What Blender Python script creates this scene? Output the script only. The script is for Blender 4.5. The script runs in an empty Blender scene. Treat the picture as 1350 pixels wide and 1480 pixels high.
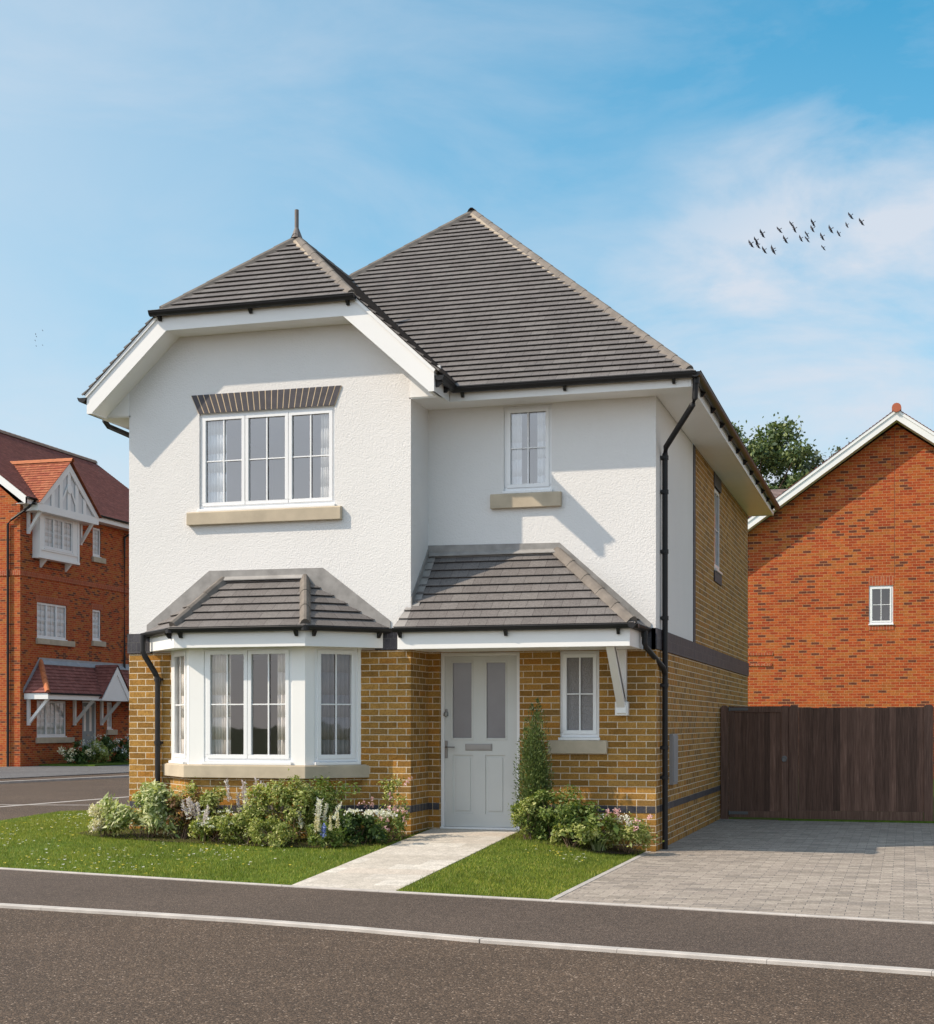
import bpy, bmesh, math, random
import numpy as np
from mathutils import Vector, Matrix
random.seed(7)
SC = bpy.context.scene
COL = SC.collection
PI = math.pi

# ------------------------------------------------------------------ camera
TH = math.atan(635 / 2157.0)
cam_d = bpy.data.cameras.new("camera")
cam = bpy.data.objects.new("camera", cam_d)
COL.objects.link(cam)
cam.location = (2.769, -17.116, 1.48)
cam.rotation_euler = (PI / 2, 0, TH)
cam_d.sensor_fit = 'HORIZONTAL'
cam_d.sensor_width = 36.0
cam_d.lens = 36.0 * 2157.0 / 1350.0
cam_d.shift_y = 306.0 / 1350.0
cam_d.clip_start = 0.1
cam_d.clip_end = 3000
SC.camera = cam

# ------------------------------------------------------------------ light
SUN_TO = Vector((-1.77, -1.0, 1.83)).normalized()          # towards the sun
SUN_EL = math.asin(SUN_TO.z)
SUN_ROT = math.atan2(SUN_TO.x, SUN_TO.y) % (2 * PI)
sun_d = bpy.data.lights.new("sun", 'SUN')
sun_d.energy = 3.9
sun_d.angle = math.radians(0.55)
sun_d.color = (1.0, 0.865, 0.70)
sun = bpy.data.objects.new("sun", sun_d)
COL.objects.link(sun)
sun.location = (-30, -25, 30)
sun.rotation_euler = SUN_TO.to_track_quat('Z', 'Y').to_euler()

W = bpy.data.worlds.new("World")
SC.world = W
W.use_nodes = True


def nd(nt, kind, ins=None, **props):
    n = nt.nodes.new(kind)
    for k, v in props.items():
        setattr(n, k, v)
    for k, v in (ins or {}).items():
        s = n.inputs[k]
        if isinstance(v, bpy.types.NodeSocket):
            nt.links.new(v, s)
        else:
            s.default_value = v
    return n


def ramp(nt, fac, stops, interp='LINEAR'):
    r = nd(nt, 'ShaderNodeValToRGB', {'Fac': fac})
    r.color_ramp.interpolation = interp
    el = r.color_ramp.elements
    while len(el) < len(stops):
        el.new(0.5)
    for e, (p, c) in zip(el, stops):
        e.position = p
        e.color = (c, c, c, 1) if isinstance(c, (int, float)) else (*c, 1)
    return r.outputs['Color']


def mixc(nt, fac, a, b, mode='MIX'):
    m = nd(nt, 'ShaderNodeMix', data_type='RGBA', blend_type=mode)
    for s, v in ((0, fac), (6, a), (7, b)):
        if isinstance(v, bpy.types.NodeSocket):
            nt.links.new(v, m.inputs[s])
        elif s == 0:
            m.inputs[s].default_value = v
        else:
            m.inputs[s].default_value = (*v, 1)
    return m.outputs[2]


def math_(nt, op, a, b=0.0, c=0.0, clamp=False):
    m = nd(nt, 'ShaderNodeMath', operation=op, use_clamp=clamp)
    for i, v in enumerate((a, b, c)):
        if isinstance(v, bpy.types.NodeSocket):
            nt.links.new(v, m.inputs[i])
        else:
            m.inputs[i].default_value = v
    return m.outputs[0]


def build_world():
    nt = W.node_tree
    nt.nodes.clear()
    out = nd(nt, 'ShaderNodeOutputWorld')
    sky = nd(nt, 'ShaderNodeTexSky', sky_type='NISHITA', sun_disc=False, sun_elevation=SUN_EL,
             sun_rotation=SUN_ROT, altitude=0.0, air_density=1.0, dust_density=0.7, ozone_density=1.6)
    tc = nd(nt, 'ShaderNodeTexCoord')
    d = tc.outputs['Generated']
    sep = nd(nt, 'ShaderNodeSeparateXYZ', {0: d})
    z = sep.outputs['Z']
    # cirrus and fair-weather cloud, drawn out sideways
    mp = nd(nt, 'ShaderNodeMapping', {'Vector': d, 'Scale': (1.0, 1.0, 2.2), 'Location': (0.35, 0.2, 0.1)})
    n1 = nd(nt, 'ShaderNodeTexNoise', {'Vector': mp.outputs[0], 'Scale': 5.5, 'Detail': 9.0, 'Roughness': 0.58, 'Distortion': 0.35})
    n2 = nd(nt, 'ShaderNodeTexNoise', {'Vector': mp.outputs[0], 'Scale': 2.2, 'Detail': 3.0, 'Roughness': 0.5})
    # one bank of cloud low on the right of the view, and a soft veil low down and towards the sun's side
    dv = nd(nt, 'ShaderNodeVectorMath', {0: d, 1: Vector((-0.01, 0.972, 0.215)).normalized()}, operation='DOT_PRODUCT')
    bank = ramp(nt, dv.outputs['Value'], [(0.976, 0.0), (0.9975, 1.0)])
    low = ramp(nt, z, [(0.0, 1.0), (0.22, 0.7), (0.34, 0.2), (0.6, 0.12)])
    dens = math_(nt, 'MULTIPLY_ADD', n2.outputs[0], 0.45, n1.outputs[0])
    dens = math_(nt, 'MULTIPLY_ADD', bank, 0.15, dens)
    dens = math_(nt, 'MULTIPLY_ADD', low, 0.08, dens)
    cl = ramp(nt, dens, [(0.76, 0.0), (1.06, 0.9)])
    cl = math_(nt, 'MULTIPLY', cl, math_(nt, 'MULTIPLY_ADD', low, 0.55, bank, clamp=True))
    mp3 = nd(nt, 'ShaderNodeMapping', {'Vector': d, 'Scale': (1.0, 1.0, 3.2), 'Rotation': (0.0, 0.35, 0.2), 'Location': (0.7, 0.1, 0.4)})
    n3 = nd(nt, 'ShaderNodeTexNoise', {'Vector': mp3.outputs[0], 'Scale': 4.0, 'Detail': 8.0, 'Roughness': 0.6, 'Distortion': 0.5})
    thin = ramp(nt, n3.outputs[0], [(0.42, 0.0), (0.80, 0.42)])
    cl = math_(nt, 'MAXIMUM', cl, thin)
    hs = nd(nt, 'ShaderNodeHueSaturation', {'Color': sky.outputs[0], 'Hue': 0.472, 'Saturation': 1.56, 'Value': 1.0})
    side = nd(nt, 'ShaderNodeVectorMath', {0: d, 1: Vector((-0.8707, -0.4919, 0.0))}, operation='DOT_PRODUCT')
    veil1 = ramp(nt, z, [(0.0, 0.92), (0.16, 0.62), (0.32, 0.22), (0.5, 0.0)])
    veil2 = ramp(nt, math_(nt, 'MULTIPLY_ADD', side.outputs['Value'], 0.5, 0.5), [(0.04, 0.85), (0.21, 0.10), (0.26, 0.02), (0.385, 0.20), (0.535, 0.46), (0.8, 0.9)])
    veil = math_(nt, 'MAXIMUM', veil1, veil2)
    veil = math_(nt, 'MULTIPLY_ADD', veil2, 0.35, veil, clamp=True)
    glow = ramp(nt, math_(nt, 'MULTIPLY_ADD', side.outputs['Value'], 0.5, 0.5), [(0.54, 0.0), (0.80, 0.8), (0.97, 1.0)])
    anti = ramp(nt, math_(nt, 'MULTIPLY_ADD', side.outputs['Value'], 0.5, 0.5), [(0.06, 1.0), (0.22, 0.0)])
    warm = ramp(nt, z, [(0.0, (0.74, 0.67, 0.62)), (0.10, (0.66, 0.68, 0.71)), (0.40, (0.54, 0.65, 0.79))])
    warm = mixc(nt, 1.0, warm, (12.8, 12.8, 12.8), 'MULTIPLY')
    haze = mixc(nt, glow, (3.6, 4.1, 4.6), warm)
    haze = mixc(nt, anti, haze, (4.5, 3.9, 3.6))
    base = mixc(nt, veil, hs.outputs[0], haze)
    col = mixc(nt, cl, base, mixc(nt, glow, (3.8, 4.05, 4.5), (7.2, 7.1, 7.0)))
    bg = nd(nt, 'ShaderNodeBackground', {'Color': col, 'Strength': 0.15})
    nt.links.new(bg.outputs[0], out.inputs[0])


build_world()
SC.view_settings.view_transform = 'Standard'
SC.view_settings.look = 'None'
SC.view_settings.gamma = 1.0
SC.view_settings.exposure = 0.33
SC.view_settings.use_curve_mapping = False
SC.cycles.max_bounces = 8
SC.cycles.transparent_max_bounces = 16
SC.cycles.caustics_reflective = False
SC.cycles.caustics_refractive = False


# ------------------------------------------------------------------ materials
def new_mat(name):
    m = bpy.data.materials.new(name)
    m.use_nodes = True
    nt = m.node_tree
    nt.nodes.clear()
    out = nd(nt, 'ShaderNodeOutputMaterial')
    return m, nt, out


def finish(nt, out, color, rough=0.7, bump=None, bstr=0.3, bdist=0.01, spec=0.5, metal=0.0, **kw):
    ins = {'Base Color': color if isinstance(color, bpy.types.NodeSocket) else (*color, 1),
           'Roughness': rough, 'Metallic': metal, 'Specular IOR Level': spec}
    ins.update(kw)
    p = nd(nt, 'ShaderNodeBsdfPrincipled', ins)
    if bump is not None:
        b = nd(nt, 'ShaderNodeBump', {'Height': bump, 'Strength': bstr, 'Distance': bdist})
        nt.links.new(b.outputs[0], p.inputs['Normal'])
    nt.links.new(p.outputs[0], out.inputs['Surface'])
    return p


def noise(nt, vec, scale, detail=4.0, rough=0.55, dist=0.0):
    return nd(nt, 'ShaderNodeTexNoise', {'Vector': vec, 'Scale': scale, 'Detail': detail, 'Roughness': rough, 'Distortion': dist}).outputs[0]


def plain(name, c, rough=0.5, var=0.06, nscale=3.0, bump=0.0, bscale=60, spec=0.4, metal=0.0):
    m, nt, out = new_mat(name)
    g = nd(nt, 'ShaderNodeTexCoord').outputs['Object']
    n = noise(nt, g, nscale, 5)
    n2 = noise(nt, g, bscale, 3)
    dark = tuple(x * (1 - 2.2 * var) for x in c)
    lite = tuple(min(1, x * (1 + 1.2 * var)) for x in c)
    col = ramp(nt, n, [(0.3, dark), (0.7, lite)])
    finish(nt, out, col, rough, n2 if bump else None, bump, 0.004, spec, metal)
    return m


def brick(name, stops, mortar, bw=0.225, rh=0.075, ms=0.0048, bump=0.5, off=0.5, rot=False, shift=(0, 0), interp='CONSTANT', rough=0.85, weather=0.12, blotch=0.28):
    m, nt, out = new_mat(name)
    uv = nd(nt, 'ShaderNodeTexCoord').outputs['UV']
    ob = nd(nt, 'ShaderNodeTexCoord').outputs['Object']
    mp = nd(nt, 'ShaderNodeMapping', {'Vector': uv, 'Location': (shift[0] + 50 * bw, shift[1] + 50 * rh, 0), 'Rotation': (0, 0, PI / 2 if rot else 0)})
    dn = nd(nt, 'ShaderNodeTexNoise', {'Vector': uv, 'Scale': 18.0, 'Detail': 3.0})
    off_v = nd(nt, 'ShaderNodeVectorMath', {0: dn.outputs['Color'], 1: (0.5, 0.5, 0.5)}, operation='SUBTRACT')
    sc_v = nd(nt, 'ShaderNodeVectorMath', {0: off_v.outputs[0], 'Scale': 0.008}, operation='SCALE')
    v = nd(nt, 'ShaderNodeVectorMath', {0: mp.outputs[0], 1: sc_v.outputs[0]}, operation='ADD')
    b = nd(nt, 'ShaderNodeTexBrick', {'Vector': v.outputs[0], 'Color1': (0, 0, 0, 1), 'Color2': (1, 1, 1, 1), 'Mortar': (0.5, 0.5, 0.5, 1), 'Scale': 1.0,
                                      'Mortar Size': ms, 'Mortar Smooth': 0.25, 'Bias': 0.0, 'Brick Width': bw, 'Row Height': rh}, offset=off, offset_frequency=2)
    tint = ramp(nt, b.outputs['Color'], stops, interp)
    fine = noise(nt, ob, 55, 5, 0.65)
    big = noise(nt, ob, 0.9, 4, 0.6)
    mid = noise(nt, ob, 9, 4, 0.6)
    sp = ramp(nt, fine, [(0.3, 0.5), (0.62, 1.15)])
    c = mixc(nt, 0.75, tint, sp, 'MULTIPLY')
    wv = ramp(nt, big, [(0.3, 1 - weather), (0.7, 1 + weather * 0.4)])
    c = mixc(nt, 1.0, c, wv, 'MULTIPLY')
    mv = ramp(nt, mid, [(0.3, 1 - blotch), (0.7, 1 + blotch * .5)])
    c = mixc(nt, 0.7, c, mv, 'MULTIPLY')
    mc = mixc(nt, 0.5, mortar, sp, 'MULTIPLY')
    c = mixc(nt, b.outputs['Fac'], c, mc)
    inv = math_(nt, 'SUBTRACT', 1.0, b.outputs['Fac'])
    h = math_(nt, 'MULTIPLY_ADD', fine, 0.45, inv)
    finish(nt, out, c, rough, h, bump, 0.008, 0.25)
    return m


M = {}
YEL = [(0.0, (0.288, 0.143, 0.030)), (0.14, (0.400, 0.203, 0.044)), (0.36, (0.440, 0.233, 0.056)), (0.58, (0.360, 0.188, 0.042)), (0.76, (0.416, 0.188, 0.034)), (0.9, (0.288, 0.158, 0.044))]
M['yellow'] = brick('yellow_stock_brick', YEL, (0.66, 0.55, 0.41), ms=0.0052)
RED = [(0.0, (0.430, 0.075, 0.019)), (0.25, (0.491, 0.103, 0.023)), (0.48, (0.462, 0.136, 0.030)), (0.66, (0.384, 0.061, 0.017)), (0.80, (0.445, 0.116, 0.027)), (0.88, (0.162, 0.047, 0.026))]
M['red'] = brick('red_multi_brick', RED, (0.50, 0.27, 0.13), ms=0.0050)
M['red_soldier'] = brick('red_soldier_brick', [(0.0, (0.42, 0.085, 0.035)), (0.5, (0.46, 0.11, 0.04))], (0.52, 0.32, 0.2), bw=0.225, rh=0.075, rot=True)
DK = [(0.0, (0.058, 0.056, 0.068)), (0.35, (0.078, 0.074, 0.086)), (0.7, (0.068, 0.063, 0.072))]
M['dark_header'] = brick('blue_grey_header_brick', DK, (0.42, 0.33, 0.22), bw=0.1125, rh=0.30, off=0.0, shift=(0, 0.0), rough=0.6, bump=0.3)
M['dark_course'] = brick('blue_grey_course_brick', DK, (0.10, 0.095, 0.095), bw=0.075, rh=0.1125, off=0.5, rough=0.6, bump=0.3, ms=0.004)
M['dark_plain'] = plain('blue_grey_brick', (0.062, 0.056, 0.066), 0.6, 0.12, 12, 0.3)
TL = [(0.0, (0.160, 0.144, 0.137)), (0.2, (0.184, 0.167, 0.159)), (0.45, (0.171, 0.154, 0.147)), (0.65, (0.192, 0.175, 0.166)), (0.85, (0.166, 0.151, 0.144))]
M['tile'] = brick('grey_brown_roof_tile', TL, (0.045, 0.04, 0.038), bw=0.205, rh=0.13, ms=0.0024, bump=0.15, rough=0.62, weather=0.07, blotch=0.08)
M['hip'] = plain('hip_tile_concrete', (0.185, 0.16, 0.138), 0.8, 0.14, 7, 0.4, 70)
M['red_tile'] = brick('red_clay_roof_tile', [(0.0, (0.29, 0.105, 0.085)), (0.35, (0.34, 0.13, 0.105)), (0.7, (0.265, 0.098, 0.08))], (0.05, 0.025, 0.02), bw=0.165, rh=0.11, ms=0.002, bump=0.2)
M['orange_tile'] = brick('orange_clay_roof_tile', [(0.0, (0.42, 0.13, 0.065)), (0.4, (0.46, 0.16, 0.08)), (0.75, (0.37, 0.10, 0.055))], (0.12, 0.04, 0.03), bw=0.165, rh=0.16, ms=0.003, bump=0.2)
M['orange'] = plain('orange_clay', (0.48, 0.155, 0.06), 0.75, 0.1, 6, 0.3)
M['white'] = plain('white_paint', (0.84, 0.83, 0.81), 0.35, 0.015, 1.5, 0.0, spec=0.4)
M['upvc'] = plain('white_upvc', (0.82, 0.82, 0.82), 0.28, 0.01, 1.5, 0.0, spec=0.45)
M['black'] = plain('black_plastic', (0.020, 0.019, 0.020), 0.42, 0.1, 4, 0.0, spec=0.28)
M['lead'] = plain('lead_flashing', (0.30, 0.285, 0.27), 0.55, 0.13, 6, 0.2, 30)
M['stone'] = plain('cast_stone', (0.50, 0.42, 0.31), 0.85, 0.07, 4, 0.25, 120)
M['door'] = plain('pale_green_grey_paint', (0.60, 0.60, 0.575), 0.42, 0.02, 2)
M['metal'] = plain('brushed_steel', (0.27, 0.26, 0.25), 0.35, 0.05, 4, metal=0.8)
M['grey_door'] = plain('grey_paint', (0.22, 0.25, 0.26), 0.45, 0.03, 2)
M['meter'] = plain('grey_meter_plastic', (0.30, 0.29, 0.29), 0.5, 0.04, 3)
M['curtain'] = plain('cream_curtain', (0.86, 0.80, 0.73), 0.9, 0.05, 8)
M['curtain_white'] = plain('white_curtain', (0.88, 0.87, 0.86), 0.9, 0.04, 8)
M['room'] = plain('warm_grey_wall_paint', (0.70, 0.62, 0.59), 0.9, 0.03, 1)
M['bark'] = plain('bark', (0.11, 0.075, 0.05), 0.95, 0.2, 9, 0.6, 40)
M['twig'] = plain('twig_bark', (0.17, 0.11, 0.07), 0.9, 0.2, 9)
M['bird'] = plain('dark_feathers', (0.045, 0.043, 0.055), 0.8, 0.1, 10)
M['kerb'] = plain('kerb_concrete', (0.47, 0.435, 0.40), 0.85, 0.09, 5, 0.35, 150)
M['edging'] = plain('edging_concrete', (0.44, 0.405, 0.375), 0.85, 0.09, 6, 0.3, 120)


def m_render():
    m, nt, out = new_mat('white_roughcast_render')
    g = nd(nt, 'ShaderNodeTexCoord').outputs['Object']
    v = nd(nt, 'ShaderNodeTexVoronoi', {'Vector': g, 'Scale': 58.0, 'Randomness': 1.0}, feature='SMOOTH_F1').outputs['Distance']
    n = noise(nt, g, 56, 4, 0.55, 0.6)
    n2 = noise(nt, g, 0.7, 4, 0.6)
    n3 = noise(nt, g, 19.0, 4, 0.55)
    h = math_(nt, 'MULTIPLY_ADD', v, -0.55, math_(nt, 'MULTIPLY_ADD', n3, 0.5, n))
    col = ramp(nt, n2, [(0.3, (0.735, 0.718, 0.70)), (0.7, (0.775, 0.757, 0.737))])
    finish(nt, out, col, 0.9, h, 0.34, 0.016, 0.2)
    return m


M['render'] = m_render()


def m_glass(name, tint, mn, mx):
    m, nt, out = new_mat(name)
    geo = nd(nt, 'ShaderNodeNewGeometry')
    dt = nd(nt, 'ShaderNodeVectorMath', {0: geo.outputs['Incoming'], 1: geo.outputs['Normal']}, operation='DOT_PRODUCT')
    ca = math_(nt, 'SUBTRACT', 1.0, math_(nt, 'ABSOLUTE', dt.outputs['Value']), clamp=True)
    f = math_(nt, 'MULTIPLY_ADD', math_(nt, 'POWER', ca, 5.0), mx, mn, clamp=True)
    g = nd(nt, 'ShaderNodeTexCoord').outputs['Object']
    n = noise(nt, g, 1.6, 2)
    bm = nd(nt, 'ShaderNodeBump', {'Height': n, 'Strength': 0.06, 'Distance': 0.02})
    t = nd(nt, 'ShaderNodeBsdfTransparent', {'Color': (*tint, 1)})
    gl = nd(nt, 'ShaderNodeBsdfGlossy', {'Color': (0.95, 0.97, 1, 1), 'Roughness': 0.015, 'Normal': bm.outputs[0]})
    mx_ = nd(nt, 'ShaderNodeMixShader', {0: f, 1: t.outputs[0], 2: gl.outputs[0]})
    nt.links.new(mx_.outputs[0], out.inputs['Surface'])
    return m


M['glass'] = m_glass('window_glass', (0.88, 0.88, 0.88), 0.10, 0.8)
M['glass_high'] = m_glass('sky_reflecting_glass', (0.84, 0.87, 0.89), 0.22, 0.7)


def m_obscure():
    m, nt, out = new_mat('obscured_glass')
    g = nd(nt, 'ShaderNodeTexCoord').outputs['Object']
    v = nd(nt, 'ShaderNodeTexVoronoi', {'Vector': g, 'Scale': 85.0}, feature='F1').outputs['Distance']
    bm = nd(nt, 'ShaderNodeBump', {'Height': v, 'Strength': 0.6, 'Distance': 0.01})
    p = nd(nt, 'ShaderNodeBsdfPrincipled', {'Base Color': (0.20, 0.185, 0.185, 1), 'Roughness': 0.12, 'Specular IOR Level': 0.9})
    nt.links.new(bm.outputs[0], p.inputs['Normal'])
    nt.links.new(p.outputs[0], out.inputs['Surface'])
    return m


M['obscure'] = m_obscure()
M['door_glass'] = plain('frosted_door_glass', (0.17, 0.16, 0.17), 0.22, 0.05, 3, spec=0.8)


def m_tarmac(name, base, s1, speck):
    m, nt, out = new_mat(name)
    g = nd(nt, 'ShaderNodeTexCoord').outputs['Object']
    v = nd(nt, 'ShaderNodeTexVoronoi', {'Vector': g, 'Scale': s1}, feature='F1')
    sep = nd(nt, 'ShaderNodeSeparateColor', {0: v.outputs['Color']})
    st = ramp(nt, sep.outputs[0], [(0.0, tuple(x * 0.55 for x in base)), (0.55, base), (0.86, tuple(x * 1.5 for x in base)), (0.975, speck)], 'CONSTANT')
    n = noise(nt, g, 0.45, 5, 0.6)
    n2 = noise(nt, g, 9.0, 5, 0.6)
    c = mixc(nt, 1.0, st, ramp(nt, n, [(0.3, 0.78), (0.7, 1.08)]), 'MULTIPLY')
    c = mixc(nt, 0.7, c, ramp(nt, n2, [(0.3, 0.8), (0.7, 1.12)]), 'MULTIPLY')
    h = math_(nt, 'MULTIPLY_ADD', v.outputs['Distance'], -1.0, noise(nt, g, s1 * 0.7, 3))
    finish(nt, out, c, 0.85, h, 0.6, 0.006, 0.3)
    return m


M['road'] = m_tarmac('road_tarmac', (0.112, 0.076, 0.051), 105, (0.34, 0.26, 0.20))
M['pave'] = m_tarmac('footway_tarmac', (0.120, 0.088, 0.068), 130, (0.22, 0.17, 0.135))
M['far_pave'] = m_tarmac('far_footway', (0.17, 0.165, 0.165), 60, (0.24, 0.23, 0.22))
PV = [(0.0, (0.317, 0.271, 0.226)), (0.2, (0.394, 0.336, 0.283)), (0.45, (0.355, 0.304, 0.257)), (0.62, (0.422, 0.363, 0.304)), (0.82, (0.288, 0.248, 0.213)), (0.9, (0.370, 0.313, 0.265))]
M['block'] = brick('driveway_block_paving', PV, (0.125, 0.115, 0.11), bw=0.22, rh=0.115, ms=0.0032, bump=0.5, rough=0.85)
SL = [(0.0, (0.56, 0.505, 0.435)), (0.3, (0.62, 0.565, 0.495)), (0.6, (0.585, 0.515, 0.44)), (0.8, (0.65, 0.60, 0.53))]
M['slab'] = brick('sandstone_slab', SL, (0.43, 0.385, 0.33), bw=0.62, rh=0.34, ms=0.004, bump=0.3, off=0.37)


def m_wood():
    m, nt, out = new_mat('dark_stained_timber')
    g = nd(nt, 'ShaderNodeTexCoord').outputs['Object']
    mp = nd(nt, 'ShaderNodeMapping', {'Vector': g, 'Scale': (22, 22, 1.2)})
    n = noise(nt, mp.outputs[0], 2.2, 6, 0.6, 0.4)
    big = noise(nt, g, 1.2, 3)
    isl = nd(nt, 'ShaderNodeNewGeometry').outputs['Random Per Island']
    c = ramp(nt, n, [(0.25, (0.085, 0.046, 0.033)), (0.55, (0.165, 0.092, 0.066)), (0.8, (0.27, 0.16, 0.12))])
    c = mixc(nt, 0.8, c, ramp(nt, isl, [(0.0, 0.5), (1.0, 1.45)]), 'MULTIPLY')
    c = mixc(nt, 0.6, c, ramp(nt, big, [(0.3, 0.75), (0.7, 1.1)]), 'MULTIPLY')
    finish(nt, out, c, 0.75, n, 0.35, 0.006, 0.3)
    return m


M['wood'] = m_wood()


def m_leaf(name, stops, trans=0.35, rough=0.5, spec=0.35):
    m, nt, out = new_mat(name)
    r = nd(nt, 'ShaderNodeNewGeometry').outputs['Random Per Island']
    c = ramp(nt, r, stops)
    p = nd(nt, 'ShaderNodeBsdfPrincipled', {'Base Color': c, 'Roughness': rough, 'Specular IOR Level': spec})
    tc = mixc(nt, 1.0, c, (1.0, 1.05, 0.55), 'MULTIPLY')
    t = nd(nt, 'ShaderNodeBsdfTranslucent', {'Color': tc})
    mx = nd(nt, 'ShaderNodeMixShader', {0: trans, 1: p.outputs[0], 2: t.outputs[0]})
    nt.links.new(mx.outputs[0], out.inputs['Surface'])
    return m


M['leaf'] = m_leaf('green_leaf', [(0.0, (0.07, 0.12, 0.025)), (0.5, (0.17, 0.24, 0.05)), (1.0, (0.34, 0.38, 0.12))])
M['leaf_light'] = m_leaf('yellow_green_leaf', [(0.0, (0.12, 0.17, 0.035)), (0.45, (0.31, 0.36, 0.085)), (1.0, (0.60, 0.58, 0.24))])
M['leaf_varieg'] = m_leaf('cream_edged_leaf', [(0.0, (0.14, 0.21, 0.05)), (0.35, (0.36, 0.42, 0.15)), (0.7, (0.60, 0.62, 0.33)), (1.0, (0.74, 0.72, 0.48))])
M['leaf_dark'] = m_leaf('dark_leaf', [(0.0, (0.030, 0.063, 0.018)), (0.6, (0.068, 0.120, 0.030)), (1.0, (0.135, 0.195, 0.053))])
M['leaf_conifer'] = m_leaf('conifer_needles', [(0.0, (0.045, 0.075, 0.02)), (0.5, (0.10, 0.145, 0.04)), (1.0, (0.21, 0.26, 0.08))], 0.2)
M['leaf_red'] = m_leaf('bronze_leaf', [(0.0, (0.10, 0.045, 0.02)), (0.5, (0.20, 0.10, 0.035)), (1.0, (0.22, 0.19, 0.06))])
M['leaf_tree'] = m_leaf('tree_leaf', [(0.0, (0.046, 0.081, 0.036)), (0.55, (0.106, 0.158, 0.055)), (1.0, (0.217, 0.251, 0.090))], 0.25)
M['leaf_blade'] = m_leaf('striped_blade', [(0.0, (0.16, 0.22, 0.07)), (0.6, (0.36, 0.40, 0.20)), (1.0, (0.55, 0.55, 0.36))])
M['petal_white'] = m_leaf('white_petal', [(0.0, (0.72, 0.70, 0.64)), (1.0, (0.86, 0.85, 0.82))], 0.3)
M['petal_cream'] = m_leaf('cream_petal', [(0.0, (0.62, 0.56, 0.36)), (1.0, (0.82, 0.77, 0.62))], 0.3)
M['petal_lilac'] = m_leaf('pale_lilac_petal', [(0.0, (0.60, 0.52, 0.60)), (1.0, (0.80, 0.74, 0.78))], 0.3)
M['petal_pink'] = m_leaf('pink_petal', [(0.0, (0.68, 0.34, 0.38)), (1.0, (0.82, 0.58, 0.60))], 0.3)
M['petal_blue'] = m_leaf('blue_petal', [(0.0, (0.16, 0.22, 0.60)), (1.0, (0.30, 0.36, 0.75))], 0.3)
M['petal_yellow'] = m_leaf('yellow_petal', [(0.0, (0.75, 0.55, 0.05)), (1.0, (0.85, 0.72, 0.15))], 0.3)
def m_grass():
    m, nt, out = new_mat('grass_blade')
    r = nd(nt, 'ShaderNodeNewGeometry').outputs['Random Per Island']
    g = nd(nt, 'ShaderNodeTexCoord').outputs['Object']
    c = ramp(nt, r, [(0.0, (0.10, 0.155, 0.018)), (0.5, (0.225, 0.29, 0.034)), (0.88, (0.38, 0.39, 0.055)), (1.0, (0.50, 0.44, 0.14))])
    c = mixc(nt, 1.0, c, ramp(nt, noise(nt, g, 1.3, 4), [(0.3, (0.72, 0.80, 0.75)), (0.7, (1.15, 1.08, 1.0))]), 'MULTIPLY')
    c = mixc(nt, 1.0, c, ramp(nt, noise(nt, g, 7.0, 3), [(0.3, 0.72), (0.7, 1.15)]), 'MULTIPLY')
    p = nd(nt, 'ShaderNodeBsdfPrincipled', {'Base Color': c, 'Roughness': 0.55, 'Specular IOR Level': 0.3})
    t = nd(nt, 'ShaderNodeBsdfTranslucent', {'Color': c})
    mx = nd(nt, 'ShaderNodeMixShader', {0: 0.3, 1: p.outputs[0], 2: t.outputs[0]})
    nt.links.new(mx.outputs[0], out.inputs['Surface'])
    return m


M['grass'] = m_grass()


def m_soil(name, a, b, s=14):
    m, nt, out = new_mat(name)
    g = nd(nt, 'ShaderNodeTexCoord').outputs['Object']
    n = noise(nt, g, s, 6, 0.65)
    finish(nt, out, ramp(nt, n, [(0.3, a), (0.7, b)]), 0.95, n, 0.6, 0.02, 0.1)
    return m


M['turf'] = m_soil('turf', (0.055, 0.10, 0.014), (0.12, 0.175, 0.025), 22)
M['soil'] = m_soil('garden_soil', (0.022, 0.016, 0.011), (0.06, 0.042, 0.028), 18)
M['field'] = m_soil('rough_ground', (0.06, 0.075, 0.03), (0.10, 0.11, 0.045), 2)


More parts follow.
